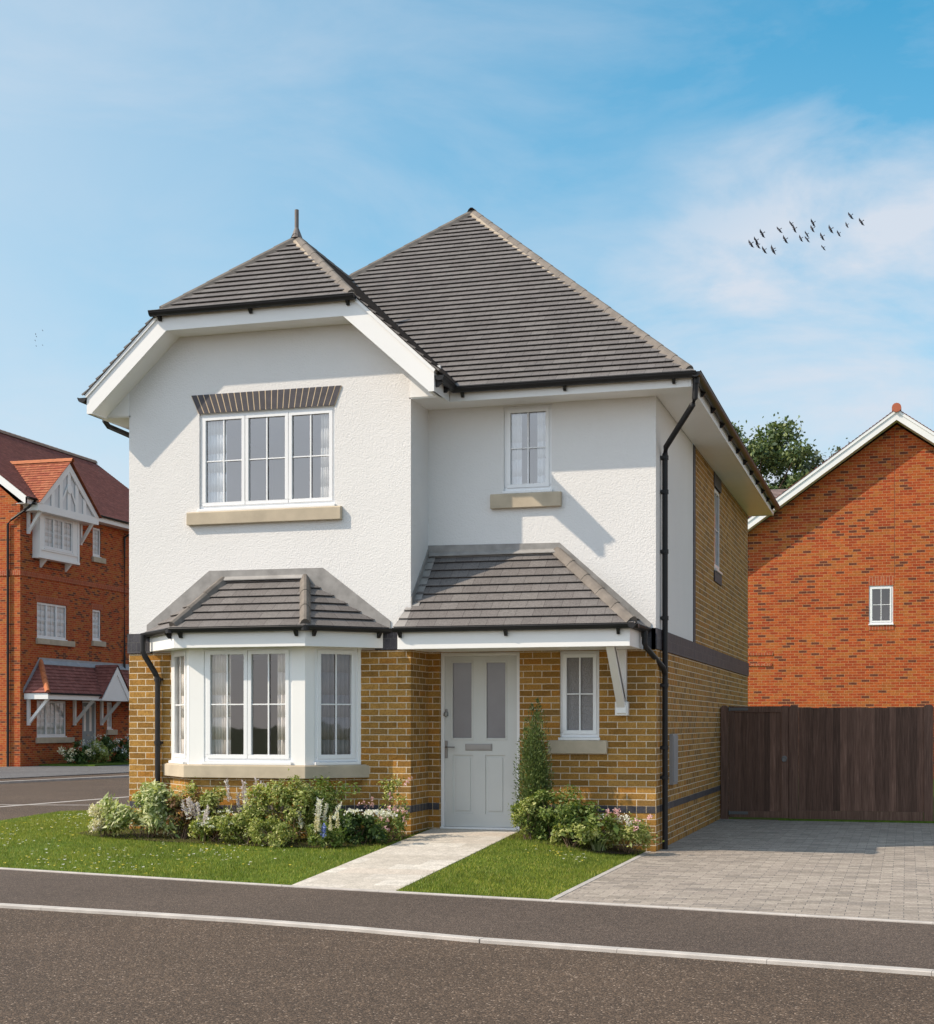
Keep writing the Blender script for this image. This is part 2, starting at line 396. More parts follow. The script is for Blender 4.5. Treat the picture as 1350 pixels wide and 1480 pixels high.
# ------------------------------------------------------------------ mesh helpers
class MB:
    """collects polygons with metre-true UVs; build() links them as ONE mesh object"""
    def __init__(s):
        s.v, s.f, s.uv = [], [], []

    def face(s, pts, uv=None):
        pts = [Vector(p) for p in pts]
        i = len(s.v)
        s.v += [tuple(p) for p in pts]
        s.f.append(list(range(i, i + len(pts))))
        if uv is None:
            n = Vector((0, 0, 0))
            for a, b in zip(pts, pts[1:] + pts[:1]):
                n += a.cross(b)
            if n.length < 1e-12:
                n = Vector((0, 0, 1))
            n.normalize()
            if abs(n.z) > 0.999:
                t, bt = Vector((1, 0, 0)), Vector((0, 1, 0))
            else:
                t = Vector((0, 0, 1)).cross(n).normalized()
                bt = n.cross(t)
            uv = [(p.dot(t), p.dot(bt)) for p in pts]
        s.uv += uv

    def box(s, x0, x1, y0, y1, z0, z1):
        p = [(x, y, z) for z in (z0, z1) for y in (y0, y1) for x in (x0, x1)]
        for q in ((0, 2, 3, 1), (4, 5, 7, 6), (0, 1, 5, 4), (2, 6, 7, 3), (0, 4, 6, 2), (1, 3, 7, 5)):
            s.face([p[k] for k in q])

    def pbox(s, P, u0, u1, z0, z1, d0, d1):
        """box in a wall frame P(u, z, d), d outwards"""
        p = [P(u, z, d) for d in (d0, d1) for z in (z0, z1) for u in (u0, u1)]
        for q in ((0, 2, 3, 1), (4, 5, 7, 6), (0, 1, 5, 4), (2, 6, 7, 3), (0, 4, 6, 2), (1, 3, 7, 5)):
            s.face([p[k] for k in q])

    def prism(s, poly, ext, caps=True):
        """closed polygon (counter-clockwise seen against ext) pushed along ext"""
        poly = [Vector(p) for p in poly]
        e = Vector(ext)
        n = len(poly)
        if caps:
            s.face(list(reversed(poly)))
            s.face([p + e for p in poly])
        for i in range(n):
            a, b = poly[i], poly[(i + 1) % n]
            s.face([a, b, b + e, a + e])

    def tube(s, path, r, seg=10, cap=True, r1=None):
        path = [Vector(p) for p in path]
        rings = []
        for i, p in enumerate(path):
            if i == 0:
                t = path[1] - p
            elif i == len(path) - 1:
                t = p - path[i - 1]
            else:
                t = (path[i + 1] - p).normalized() + (p - path[i - 1]).normalized()
            t.normalize()
            a = Vector((0, 0, 1)) if abs(t.z) < 0.9 else Vector((1, 0, 0))
            x = t.cross(a).normalized()
            y = t.cross(x).normalized()
            rr = r if r1 is None else r + (r1 - r) * i / (len(path) - 1)
            rings.append([p + (x * math.cos(2 * PI * k / seg) + y * math.sin(2 * PI * k / seg)) * rr for k in range(seg)])
        base = len(s.v)
        for ring in rings:
            s.v += [tuple(q) for q in ring]
        for i in range(len(rings) - 1):
            for k in range(seg):
                a = base + i * seg + k
                b = base + i * seg + (k + 1) % seg
                s.f.append([a, a + seg, b + seg, b])
                s.uv += [(k / seg, i), (k / seg, i + 1), ((k + 1) / seg, i + 1), ((k + 1) / seg, i)]
        if cap:
            for ring in (list(rings[0]), list(reversed(rings[-1]))):
                s.face(ring)

    def gutter(s, a, b, out, r=0.058):
        """half-round channel from a to b; out = horizontal direction away from the fascia"""
        a, b, out = Vector(a), Vector(b), Vector(out).normalized()
        up = Vector((0, 0, 1))
        k = 9
        prof = [(math.cos(PI + PI * i / k) * r, math.sin(PI + PI * i / k) * r) for i in range(k + 1)]
        inn = [(math.cos(-PI * i / k) * (r - 0.006), math.sin(-PI * i / k) * (r - 0.006)) for i in range(k + 1)]
        prof = prof + inn
        A = [a + out * x + up * z for x, z in prof]
        e = b - a
        n = len(prof)
        for i in range(n):
            p, q = A[i], A[(i + 1) % n]
            s.face([p, q, q + e, p + e])
        half = k + 1
        for off in (Vector((0, 0, 0)), e):
            s.face([A[i] + off for i in range(half)])
        # front lip
        lip = a + out * (r - 0.002)
        s.tube([lip, lip + e], 0.008, 6)

    def build(s, name, mat, parent=None, smooth=False, bevel=0.0, at=None):
        me = bpy.data.meshes.new(name)
        me.from_pydata(s.v, [], s.f)
        ul = me.uv_layers.new(name="UVMap")
        flat = np.array(s.uv, dtype=np.float32).ravel()
        ul.data.foreach_set('uv', flat)
        me.materials.append(M[mat] if isinstance(mat, str) else mat)
        if smooth:
            me.polygons.foreach_set('use_smooth', [True] * len(me.polygons))
        me.validate()
        me.update()
        o = bpy.data.objects.new(name, me)
        COL.objects.link(o)
        if bevel:
            bm = bmesh.new()
            bm.from_mesh(me)
            bmesh.ops.remove_doubles(bm, verts=bm.verts, dist=0.0004)
            bmesh.ops.recalc_face_normals(bm, faces=bm.faces)
            bm.to_mesh(me)
            bm.free()
            md = o.modifiers.new('bevel', 'BEVEL')
            md.width = bevel
            md.segments = 2
            md.limit_method = 'ANGLE'
            md.angle_limit = math.radians(40)
        if parent is not None:
            o.parent = parent
            if parent.parent is None:
                o.location = -Vector(parent.location)
        if at is not None:
            o.location = at
        return o


def tag(o, label=None, cat=None, group=None, kind=None):
    if label:
        o['label'] = label
    if cat:
        o['category'] = cat
    if group:
        o['group'] = group
    if kind:
        o['kind'] = kind
    return o


def thing(name, label, cat, loc=(0, 0, 0), group=None):
    o = bpy.data.objects.new(name, None)
    o.empty_display_size = 0.3
    COL.objects.link(o)
    o.location = loc
    return tag(o, label, cat, group)


def clip_v(poly, v, keep_above):
    res = []
    n = len(poly)
    for i in range(n):
        a, b = poly[i], poly[(i + 1) % n]
        ia = (a[1] >= v) if keep_above else (a[1] <= v)
        ib = (b[1] >= v) if keep_above else (b[1] <= v)
        if ia:
            res.append(a)
        if ia != ib:
            t = (v - a[1]) / (b[1] - a[1])
            res.append((a[0] + t * (b[0] - a[0]), v))
    return res


def tile_plane(mb, pts, gauge=0.13, lift=0.023, seed=0, rh=0.13):
    """lap-laid courses over a plane polygon, every course a tilted strip with its own thick lower edge"""
    pts = [Vector(p) for p in pts]
    n = Vector((0, 0, 0))
    for a, b in zip(pts, pts[1:] + pts[:1]):
        n += a.cross(b)
    n.normalize()
    if n.z < 0:
        n = -n
        pts = list(reversed(pts))
    t = Vector((0, 0, 1)).cross(n).normalized()
    b = n.cross(t)
    o = pts[0]
    poly = [((p - o).dot(t), (p - o).dot(b)) for p in pts]
    v0 = min(q[1] for q in poly)
    v1 = max(q[1] for q in poly)
    k = 0
    rng = random.Random(seed)
    while v0 + k * gauge < v1 - 1e-4:
        a0 = v0 + k * gauge
        a1 = min(a0 + gauge + 0.045, v1 + 0.001)
        c = clip_v(clip_v(poly, a0, True), a1, False)
        if len(c) >= 3:
            P = []
            UVc = []
            for (u, v) in c:
                h = lift * (1 - (v - a0) / gauge)
                P.append(o + t * u + b * v + n * h)
                UVc.append((u + 100, k * rh + .004 + min((v - a0) / gauge, 1) * (rh - .008)))
            mb.face(P, UVc)
            us = [u for (u, v) in c if abs(v - a0) < 1e-5]
            if len(us) >= 2:
                ua, ub = min(us), max(us)
                A = o + t * ua + b * a0
                B = o + t * ub + b * a0
                lip = min(0.009, lift * .45)
                uvs = [(ua + 100, k * rh + .02), (ub + 100, k * rh + .02), (ub + 100, k * rh + .03), (ua + 100, k * rh + .03)]
                mb.face([A + n * (lift - lip), B + n * (lift - lip), B + n * lift, A + n * lift], uvs)
                if k:
                    s0 = b * 0.035
                    mb.face([A + s0 - n * 0.003, B + s0 - n * 0.003, B + n * (lift - lip), A + n * (lift - lip)], uvs)
                else:
                    mb.face([A - n * 0.004, B - n * 0.004, B + n * (lift - lip), A + n * (lift - lip)], uvs)
            # closed ends of the course
            for i in range(len(c)):
                q0, q1 = c[i], c[(i + 1) % len(c)]
                if abs(q0[1] - q1[1]) > 1e-4:
                    A = o + t * q0[0] + b * q0[1]
                    B = o + t * q1[0] + b * q1[1]
                    mb.face([P[i], A - n * 0.004, B - n * 0.004, P[(i + 1) % len(c)]], [(q0[0] + 100, k * rh + .05)] * 4)
        k += 1


def cap_line(mb, a, b, w=0.085, hgt=0.05, seg=0.33, lap=0.008):
    """row of angular hip or ridge tiles from a (low) to b (high)"""
    a, b = Vector(a), Vector(b)
    d = (b - a)
    L = d.length
    d.normalize()
    side = d.cross(Vector((0, 0, 1))).normalized()
    up = side.cross(d).normalized()
    k = max(1, round(L / seg))
    for i in range(k):
        p = a + d * (L * i / k)
        q = a + d * (L * (i + 1) / k + 0.03)
        prof = [(-1.0, -0.9), (-0.62, 0.35), (-0.22, 0.9), (0.22, 0.9), (0.62, 0.35), (1.0, -0.9)]
        P = [p + side * (x * w) + up * (z * hgt + lap) for x, z in prof]
        Q = [q + side * (x * w * 0.98) + up * (z * hgt) for x, z in prof]
        for j in range(5):
            mb.face([P[j], Q[j], Q[j + 1], P[j + 1]])
        mb.face(list(P))


def wall(mb, P, u0, u1, z0, z1, holes=(), reveal=0.09):
    us = sorted({u0, u1, *[h[0] for h in holes], *[h[1] for h in holes]})
    zs = sorted({z0, z1, *[h[2] for h in holes], *[h[3] for h in holes]})
    us = [u for u in us if u0 <= u <= u1]
    zs = [z for z in zs if z0 <= z <= z1]
    for a, b in zip(us, us[1:]):
        for c, d in zip(zs, zs[1:]):
            um, zm = (a + b) / 2, (c + d) / 2
            if any(h[0] < um < h[1] and h[2] < zm < h[3] for h in holes):
                continue
            mb.face([P(a, c, 0), P(b, c, 0), P(b, d, 0), P(a, d, 0)])
    for (a, b, c, d) in holes:
        c2, d2 = max(c, z0), min(d, z1)
        mb.face([P(a, c2, 0), P(a, d2, 0), P(a, d2, -reveal), P(a, c2, -reveal)])
        mb.face([P(b, d2, 0), P(b, c2, 0), P(b, c2, -reveal), P(b, d2, -reveal)])
        if d <= z1:
            mb.face([P(a, d2, 0), P(b, d2, 0), P(b, d2, -reveal), P(a, d2, -reveal)])
        if c >= z0:
            mb.face([P(b, c2, 0), P(a, c2, 0), P(a, c2, -reveal), P(b, c2, -reveal)])


def frame_of(O, U, N):
    O, U, N = Vector((*O, 0)), Vector((*U, 0)).normalized(), Vector((*N, 0)).normalized()
    return lambda u, z, d: O + U * u + Vector((0, 0, z)) + N * d


def window(parent, P, u0, u1, z0, z1, lights=1, bars=(2, 2), glass='glass', fw=0.05, sw=0.042, dep=0.035, cill=True, mull=0.035, label=None):
    """casement window set into wall frame P; frame mesh > casement sashes, pane"""
    mb = MB()
    f, bk = -dep, -dep - 0.07
    zb = z0 + (0.035 if cill else 0)
    mb.pbox(P, u0, u1, z1 - fw, z1, bk, f)
    mb.pbox(P, u0, u1, zb, zb + fw, bk, f)
    mb.pbox(P, u0, u0 + fw, zb + fw, z1 - fw, bk, f)
    mb.pbox(P, u1 - fw, u1, zb + fw, z1 - fw, bk, f)
    lw = (u1 - u0 - 2 * fw - (lights - 1) * mull) / lights
    xs = []
    for i in range(lights):
        a = u0 + fw + i * (lw + mull)
        xs.append((a, a + lw))
        if i:
            mb.pbox(P, a - mull, a, zb + fw, z1 - fw, bk, f)
    if cill:
        mb.pbox(P, u0 - 0.012, u1 + 0.012, z0, z0 + 0.033, bk, f + 0.06)
    w = mb.build('window', 'upvc', parent, bevel=0.005)
    if label:
        w['label'] = label
    g = MB()
    ov = 0.014
    for (a, b) in xs:
        s = MB()
        c, d = zb + fw, z1 - fw
        a2, b2, c2, d2 = a - ov, b + ov, c - ov, d + ov
        f2, b3 = f + 0.014, f - 0.004
        fr = f - 0.022
        s.pbox(P, a2, b2, d2 - sw, d2, b3, f2)
        s.pbox(P, a2, b2, c2, c2 + sw, b3, f2)
        s.pbox(P, a2, a2 + sw, c2 + sw, d2 - sw, b3, f2)
        s.pbox(P, b2 - sw, b2, c2 + sw, d2 - sw, b3, f2)
        # inner rebate down to the glass
        ia, ib, ic, idd = a2 + sw, b2 - sw, c2 + sw, d2 - sw
        q = 0.006
        s.pbox(P, ia - q, ia, ic, idd, fr, b3 - 0.001)
        s.pbox(P, ib, ib + q, ic, idd, fr, b3 - 0.001)
        s.pbox(P, ia, ib, ic - q, ic, fr, b3 - 0.001)
        s.pbox(P, ia, ib, idd, idd + q, fr, b3 - 0.001)
        bw = 0.0095
        for k in range(1, bars[0]):
            x = ia + (ib - ia) * k / bars[0]
            s.pbox(P, x - bw, x + bw, ic, idd, fr + 0.012, f2 - 0.008)
        for k in range(1, bars[1]):
            y = ic + (idd - ic) * k / bars[1]
            s.pbox(P, ia, ib, y - bw * 0.8, y + bw * 0.8, fr + 0.014, f2 - 0.010)
        s.build('casement', 'upvc', w, bevel=0.003)
        g.face([P(ia - q, ic - q, fr + 0.006), P(ib + q, ic - q, fr + 0.006), P(ib + q, idd + q, fr + 0.006), P(ia - q, idd + q, fr + 0.006)])
    g.build('pane', glass, w)
    return w


def sill_box(parent, P, u0, u1, z0, z1, proj=0.06, back=0.06, mat='stone', name='sill'):
    mb = MB()
    sec = [(-back, z0), (proj, z0), (proj, z1 - 0.012), (proj - 0.014, z1), (-back, z1 + 0.004)]
    A = [P(u0, z, d) for d, z in sec]
    mb.prism(A, P(u1, 0, 0) - P(u0, 0, 0))
    return mb.build(name, mat, parent, bevel=0.006)


def curtain(P, u0, u1, z0, z1, d, label, mat='curtain', folds=7, amp=0.03, group=None, gather=0.0):
    mb = MB()
    n = folds * 8
    rows = 5
    rng = random.Random(int((u0 + z0) * 1000))
    ph = [rng.uniform(0, 6.28) for _ in range(3)]
    grid = []
    for j in range(rows + 1):
        v = j / rows
        z = z0 + (z1 - z0) * v
        row = []
        for i in range(n + 1):
            u = i / n
            g = 1 - gather * math.sin(PI * min(1, v * 1.6)) if gather else 1
            uu = u0 + (u1 - u0) * u * g
            dd = d + amp * math.sin(u * folds * 2 * PI + ph[0] + 0.4 * v) + amp * 0.35 * math.sin(u * folds * 4.6 + ph[1] + v)
            row.append(P(uu, z, dd))
        grid.append(row)
    for j in range(rows):
        for i in range(n):
            mb.face([grid[j][i], grid[j][i + 1], grid[j + 1][i + 1], grid[j + 1][i]])
    o = mb.build('curtain', mat, None, smooth=True)
    md = o.modifiers.new('thick', 'SOLIDIFY')
    md.thickness = 0.004
    return tag(o, label, 'curtain', group)


def room(parent, P, u0, u1, z0, z1, depth=3.0, d=-0.11):
    mb = MB()
    a, b = d, d - depth
    q = [[P(u, z, dd) for u, z in ((u0, z0), (u1, z0), (u1, z1), (u0, z1))] for dd in (a, b)]
    mb.face(q[1])
    for i in range(4):
        j = (i + 1) % 4
        mb.face([q[0][i], q[0][j], q[1][j], q[1][i]])
    return mb.build('room_lining', 'room', parent)




# ------------------------------------------------------------------ the ground
def lerp(a, b, t):
    return a + (b - a) * t


def interp(x, pts):
    if x <= pts[0][0]:
        return pts[0][1]
    for (a, b), (c, d) in zip(pts, pts[1:]):
        if x <= c:
            return lerp(b, d, (x - a) / (c - a))
    return pts[-1][1]


FRONT = [(-14.0, -2.0), (-9.2, -3.15), (-6.108, -3.845), (-2.662, -4.55), (-0.674, -4.88), (-0.054, -4.985), (2.966, -5.543), (14.0, -7.6)]


def front_y(x):
    return interp(x, FRONT)


def lawn_z(x, y):
    f = front_y(x)
    t = max(0.0, min(1.0, (y - f) / (0.05 - f)))
    z = 0.21 * t
    kx = max(0.0, min(1.0, (-0.10 - x) / 1.25))
    z *= kx * kx * (3 - 2 * kx)
    kl = max(0.0, min(1.0, (x + 10.2) / 3.6))
    z *= kl * kl * (3 - 2 * kl)
    return z + 0.004


def flat_sheet(name, poly, z, mat, kind='structure', skirt=0.0):
    mb = MB()
    mb.face([(x, y, z) for x, y in poly])
    if skirt:
        n = len(poly)
        for i in range(n):
            a, b = poly[i], poly[(i + 1) % n]
            mb.face([(*a, z), (*a, z - skirt), (*b, z - skirt), (*b, z)])
    return tag(mb.build(name, mat), kind=kind)


def strip(mb, pts, w, z0, z1, ch=0.0, unit=None, gap=0.006):
    """kerb or edging: a raised bar along pts, its left side on the line; optional joints every unit metres"""
    segs = []
    for (a, b) in zip(pts, pts[1:]):
        a, b = Vector((*a, 0)), Vector((*b, 0))
        L = (b - a).length
        k = max(1, round(L / unit)) if unit else 1
        for i in range(k):
            p, q = a.lerp(b, i / k), a.lerp(b, (i + 1) / k)
            d = (q - p).normalized()
            if unit:
                p, q = p + d * gap / 2, q - d * gap / 2
            segs.append((p, q, Vector((d.y, -d.x, 0))))
    for p, q, n in segs:
        sec = [(0, z0), (w, z0), (w, z1 - ch), (w - ch, z1), (0, z1)]
        mb.prism([p + n * s + Vector((0, 0, z)) for s, z in sec], q - p)


def build_ground():
    flat_sheet('ground', [(-900, -900), (900, -900), (900, 900), (-900, 900)], -0.16, 'field')
    flat_sheet('road', [(-27, -40), (45, -40), (45, 60), (-27, 60)], -0.024, 'road')
    # footway before the house
    KERB = [(-16, -5.0), (-9.0, -5.85), (-4.829, -6.353), (-2.988, -6.576), (-2.041, -6.70), (-1.072, -6.90), (-0.019, -7.19), (2.929, -7.715), (14, -9.75)]
    flat_sheet('pavement', FRONT + list(reversed(KERB)), 0.0, 'pave', skirt=0.1)
    mb = MB()
    strip(mb, KERB, 0.09, -0.14, 0.003, 0.006, unit=0.915, gap=0.003)
    tag(mb.build('kerb', 'kerb'), kind='structure')
    mb = MB()
    strip(mb, [(x, y + 0.0) for x, y in FRONT], 0.05, -0.1, 0.014, 0.006, unit=0.915, gap=0.003)
    strip(mb, [(-0.05, -0.02), (-0.05, -4.97)], 0.055, -0.1, 0.010, 0.0, unit=0.915, gap=0.003)
    tag(mb.build('edging_kerb', 'edging'), kind='structure')
    # drive
    flat_sheet('driveway', [(-0.05, -4.96), (2.966, -5.53), (14, -7.57), (14, 6.15), (0.0, 6.15), (0.0, -0.03), (-0.05, -0.03)], 0.006, 'block', skirt=0.1)
    # path to the door
    mb = MB()
    n = 12
    L0, R0, L1, R1 = (-2.60, -4.57), (-1.535, -4.735), (-2.700, 0.09), (-1.60, 0.09)
    row = []
    for i in range(n + 1):
        t = i / n
        a = (lerp(L0[0], L1[0], t), lerp(L0[1], L1[1], t))
        b = (lerp(R0[0], R1[0], t), lerp(R0[1], R1[1], t))
        z = lerp(0.010, 0.222, min(1, (t / 0.97)))
        row.append((Vector((*a, z)), Vector((*b, z))))
    for (a, b), (c, d) in zip(row, row[1:]):
        mb.face([a, b, d, c], [(p.x, p.y) for p in (a, b, d, c)])
        dz = Vector((0, 0, -0.06))
        mb.face([a, c, c + dz, a + dz])
        mb.face([d, b, b + dz, d + dz])
    tag(mb.build('path', 'slab'), kind='structure')
    # roads and footway beyond, left
    mb = MB()
    strip(mb, [(-13.25, 3.0), (-13.0, 6.45), (-12.65, 10.04), (-12.2, 15)], 0.13, -0.05, -0.02)
    strip(mb, [(-13.6, 7.0), (-11.0, 7.55), (-7.5, 8.2)], 0.09, -0.05, -0.022)
    tag(mb.build('road_edge_kerb', 'kerb'), kind='structure')
    mb = MB()
    strip(mb, [(-20.9, 6), (-19.112, 15.594), (-18.21, 20.496), (-16.9, 28), (-16.2, 34)], 0.16, -0.05, 0.03)
    tag(mb.build('far_kerb', 'kerb'), kind='structure')
    flat_sheet('far_pavement', [(-27, 4), (-22.6, 4), (-20.774, 18.078), (-20.008, 23.719), (-18.8, 34), (-18.5, 42), (-27, 42)], 0.0, 'far_pave', skirt=0.06)
    # back garden behind the fence
    flat_sheet('back_garden', [(-6.2, 6.3), (14, 6.3), (14, 25.2), (-6.2, 25.2)], -0.012, 'turf')
    mb = MB()
    mb.box(0.9, 9.0, 6.02, 6.14, -0.03, 0.03)
    tag(mb.build('verge', 'turf'), kind='structure')


build_ground()


def lawn_rows(side):
    if side == 0:
        ys = np.linspace(-4.56, 5.8, 70)
        xs = lambda y: (interp(y, [(-4.56, -2.66), (-3.845, -6.14), (-3.15, -9.2), (-2.3, -9.6), (2.6, -10.42), (5.0, -10.85), (5.35, -10.6), (5.8, -8.5)]), interp(y, [(-4.57, -2.595), (0.0, -2.69), (6, -2.7)]))
        return ys, xs
    ys = np.linspace(-4.98, 0.02, 40)
    inv = lambda y: interp(y, [(-4.98, -0.11), (-4.88, -0.68), (-4.735, -1.53), (0.0, -1.60)])
    return ys, (lambda y: (inv(y), -0.104))


def build_lawn():
    mb = MB()
    for side in (0, 1):
        ys, xs = lawn_rows(side)
        nx = 40
        G = []
        for y in ys:
            a, b = xs(y)
            a, y = a - (.06 if side == 0 else 0), y - (.03 if y < -4.4 else 0)
            G.append([(lerp(a, b, i / nx), y) for i in range(nx + 1)])
        for r0, r1 in zip(G, G[1:]):
            for i in range(nx):
                q = [r0[i], r0[i + 1], r1[i + 1], r1[i]]
                mb.face([(x, y, lawn_z(x, y)) for x, y in q])
    tag(mb.build('lawn', 'turf', smooth=True), kind='structure')


build_lawn()


def arr_mesh(name, V, F, mat, parent=None, smooth=False, at=None):
    """fast mesh from numpy vertices and equal-sided faces"""
    me = bpy.data.meshes.new(name)
    k = F.shape[1]
    me.vertices.add(len(V))
    me.vertices.foreach_set('co', V.astype(np.float32).ravel())
    me.loops.add(F.size)
    me.loops.foreach_set('vertex_index', F.astype(np.int32).ravel())
    me.polygons.add(len(F))
    me.polygons.foreach_set('loop_start', np.arange(0, F.size, k, dtype=np.int32))
    me.polygons.foreach_set('loop_total', np.full(len(F), k, dtype=np.int32))
    if smooth:
        me.polygons.foreach_set('use_smooth', np.ones(len(F), dtype=bool))
    me.materials.append(M[mat])
    me.update()
    me.validate()
    o = bpy.data.objects.new(name, me)
    COL.objects.link(o)
    if parent is not None:
        o.parent = parent
    if at is not None:
        o.location = at
    return o


def unit(a):
    return a / np.maximum(np.linalg.norm(a, axis=1, keepdims=True), 1e-9)


def leaf_arrays(rng, C, length, width, normal=None, jitter=0.9, droop=0.0, lsd=0.3):
    """pointed four-sided leaves at points C; normal = preferred outward direction"""
    n = len(C)
    rnd = rng.normal(size=(n, 3))
    nn = unit(rnd) if normal is None else unit(unit(normal) * (1 - jitter) + unit(rnd) * jitter + np.array([0, 0, 0.25]))
    d = rng.normal(size=(n, 3))
    d = unit(d - nn * np.sum(d * nn, axis=1, keepdims=True))
    d[:, 2] -= droop
    d = unit(d)
    s = np.cross(nn, d)
    L = length * np.exp(rng.normal(size=(n, 1)) * lsd)
    Wd = width * L / length
    a = C
    b = C + d * L * 0.45 + s * Wd * 0.5 + nn * L * 0.04
    c = C + d * L
    e = C + d * L * 0.45 - s * Wd * 0.5 + nn * L * 0.04
    V = np.stack([a, b, c, e], axis=1).reshape(-1, 3)
    F = np.arange(4 * n).reshape(-1, 4)
    return V, F


def build_grass():
    rng = np.random.default_rng(3)
    pts = []
    for side, dens in ((0, 4200), (1, 6500)):
        ys, xs = lawn_rows(side)
        y0, y1 = ys[0], ys[-1]
        xa = min(xs(y)[0] for y in ys)
        xb = max(xs(y)[1] for y in ys)
        m = int(dens * (y1 - y0) * (xb - xa))
        X = rng.uniform(xa, xb, m)
        Y = rng.uniform(y0, y1, m)
        for x, y in zip(X, Y):
            a, b = xs(y)
            if not (a + 0.01 < x < b - 0.01):
                continue
            if -6.40 < x and y > -0.62 and side == 0:
                continue
            if side == 0 and y > 0.5 and rng.random() < 0.45:
                continue
            pts.append((x, y, lawn_z(x, y)))
    P = np.array(pts)
    n = len(P)
    h = rng.uniform(0.014, 0.036, n) * (1 + 0.25 * np.sin(P[:, 0] * 2.3 + 1) * np.sin(P[:, 1] * 1.9))
    ang = rng.uniform(0, 2 * PI, n)
    lean = rng.uniform(0.15, 0.85, n) * h
    la = rng.uniform(0, 2 * PI, n)
    w = rng.uniform(0.002, 0.004, n)
    dx, dy = np.cos(ang) * w, np.sin(ang) * w
    a = P + np.stack([dx, dy, -0.004 + 0 * h], 1)
    b = P - np.stack([dx, dy, 0.004 + 0 * h], 1)
    t = P + np.stack([np.cos(la) * lean, np.sin(la) * lean, h], 1)
    V = np.stack([a, b, t], 1).reshape(-1, 3)
    o = arr_mesh('grass', V, np.arange(3 * n).reshape(-1, 3), 'grass')
    tag(o, kind='stuff')
    # daisies and buttercups in drifts on the lawn
    for name, mat, m, sd, zt in (('daisies', 'petal_white', 430, 5, 0.04), ('buttercups', 'petal_yellow', 300, 9, 0.042)):
        r = np.random.default_rng(sd)
        cs = []
        drifts = [(r.uniform(-9.8, -3.2), r.uniform(-4.0, 4.6), r.uniform(0.25, 0.8)) for _ in range(34)] + [(-0.75, -1.7, 0.25)]
        tries = 0
        while len(cs) < m and tries < 20000:
            tries += 1
            q = drifts[int(r.integers(len(drifts)))] if r.random() < 0.8 else (r.uniform(-9.8, -3), r.uniform(-4.2, 4.6), 0.5)
            x, y = q[0] + r.normal() * q[2], q[1] + r.normal() * q[2] * 0.6
            side = 0 if x < -2.5 else 1
            ys, xs = lawn_rows(side)
            if not (ys[0] < y < ys[-1]):
                continue
            a, b = xs(y)
            if not (a + .05 < x < b - .05) or (x > -6.5 and y > -1.9 and side == 0):
                continue
            cs.append((x, y, lawn_z(x, y) + zt * r.uniform(0.6, 1)))
        Cc = np.array(cs)
        k = 6
        Cr = np.repeat(Cc, k, axis=0)
        an = np.tile(np.arange(k) * 2 * PI / k, len(Cc))
        rad = np.repeat(r.uniform(0.009, 0.019, len(Cc)), k)
        tip = Cr + np.stack([np.cos(an) * rad, np.sin(an) * rad, r.uniform(-.002, .012, len(an))], 1)
        l = Cr + np.stack([np.cos(an - .5) * rad * .7, np.sin(an - .5) * rad * .7, 0 * an + .002], 1)
        rr = Cr + np.stack([np.cos(an + .5) * rad * .7, np.sin(an + .5) * rad * .7, 0 * an + .002], 1)
        V = np.stack([Cr, l, tip, rr], 1).reshape(-1, 3)
        tag(arr_mesh(name, V, np.arange(len(V)).reshape(-1, 4), mat), kind='stuff')


build_grass()


# ------------------------------------------------------------------ the detached house
G = -0.66            # face of the projecting gable; the recessed front is Y = 0, the side wall X = 0
XW, XG = -6.413, -2.756
YB = 10.41
SOF = 5.25
MZ, MS, MX, MY = 8.83, 0.925, -3.21, 3.50        # main apex height, side pitch, ridge X, hip apex Y
FS = 0.867                                       # front hip pitch
GX, GZ = -4.572, 7.57                            # gable ridge


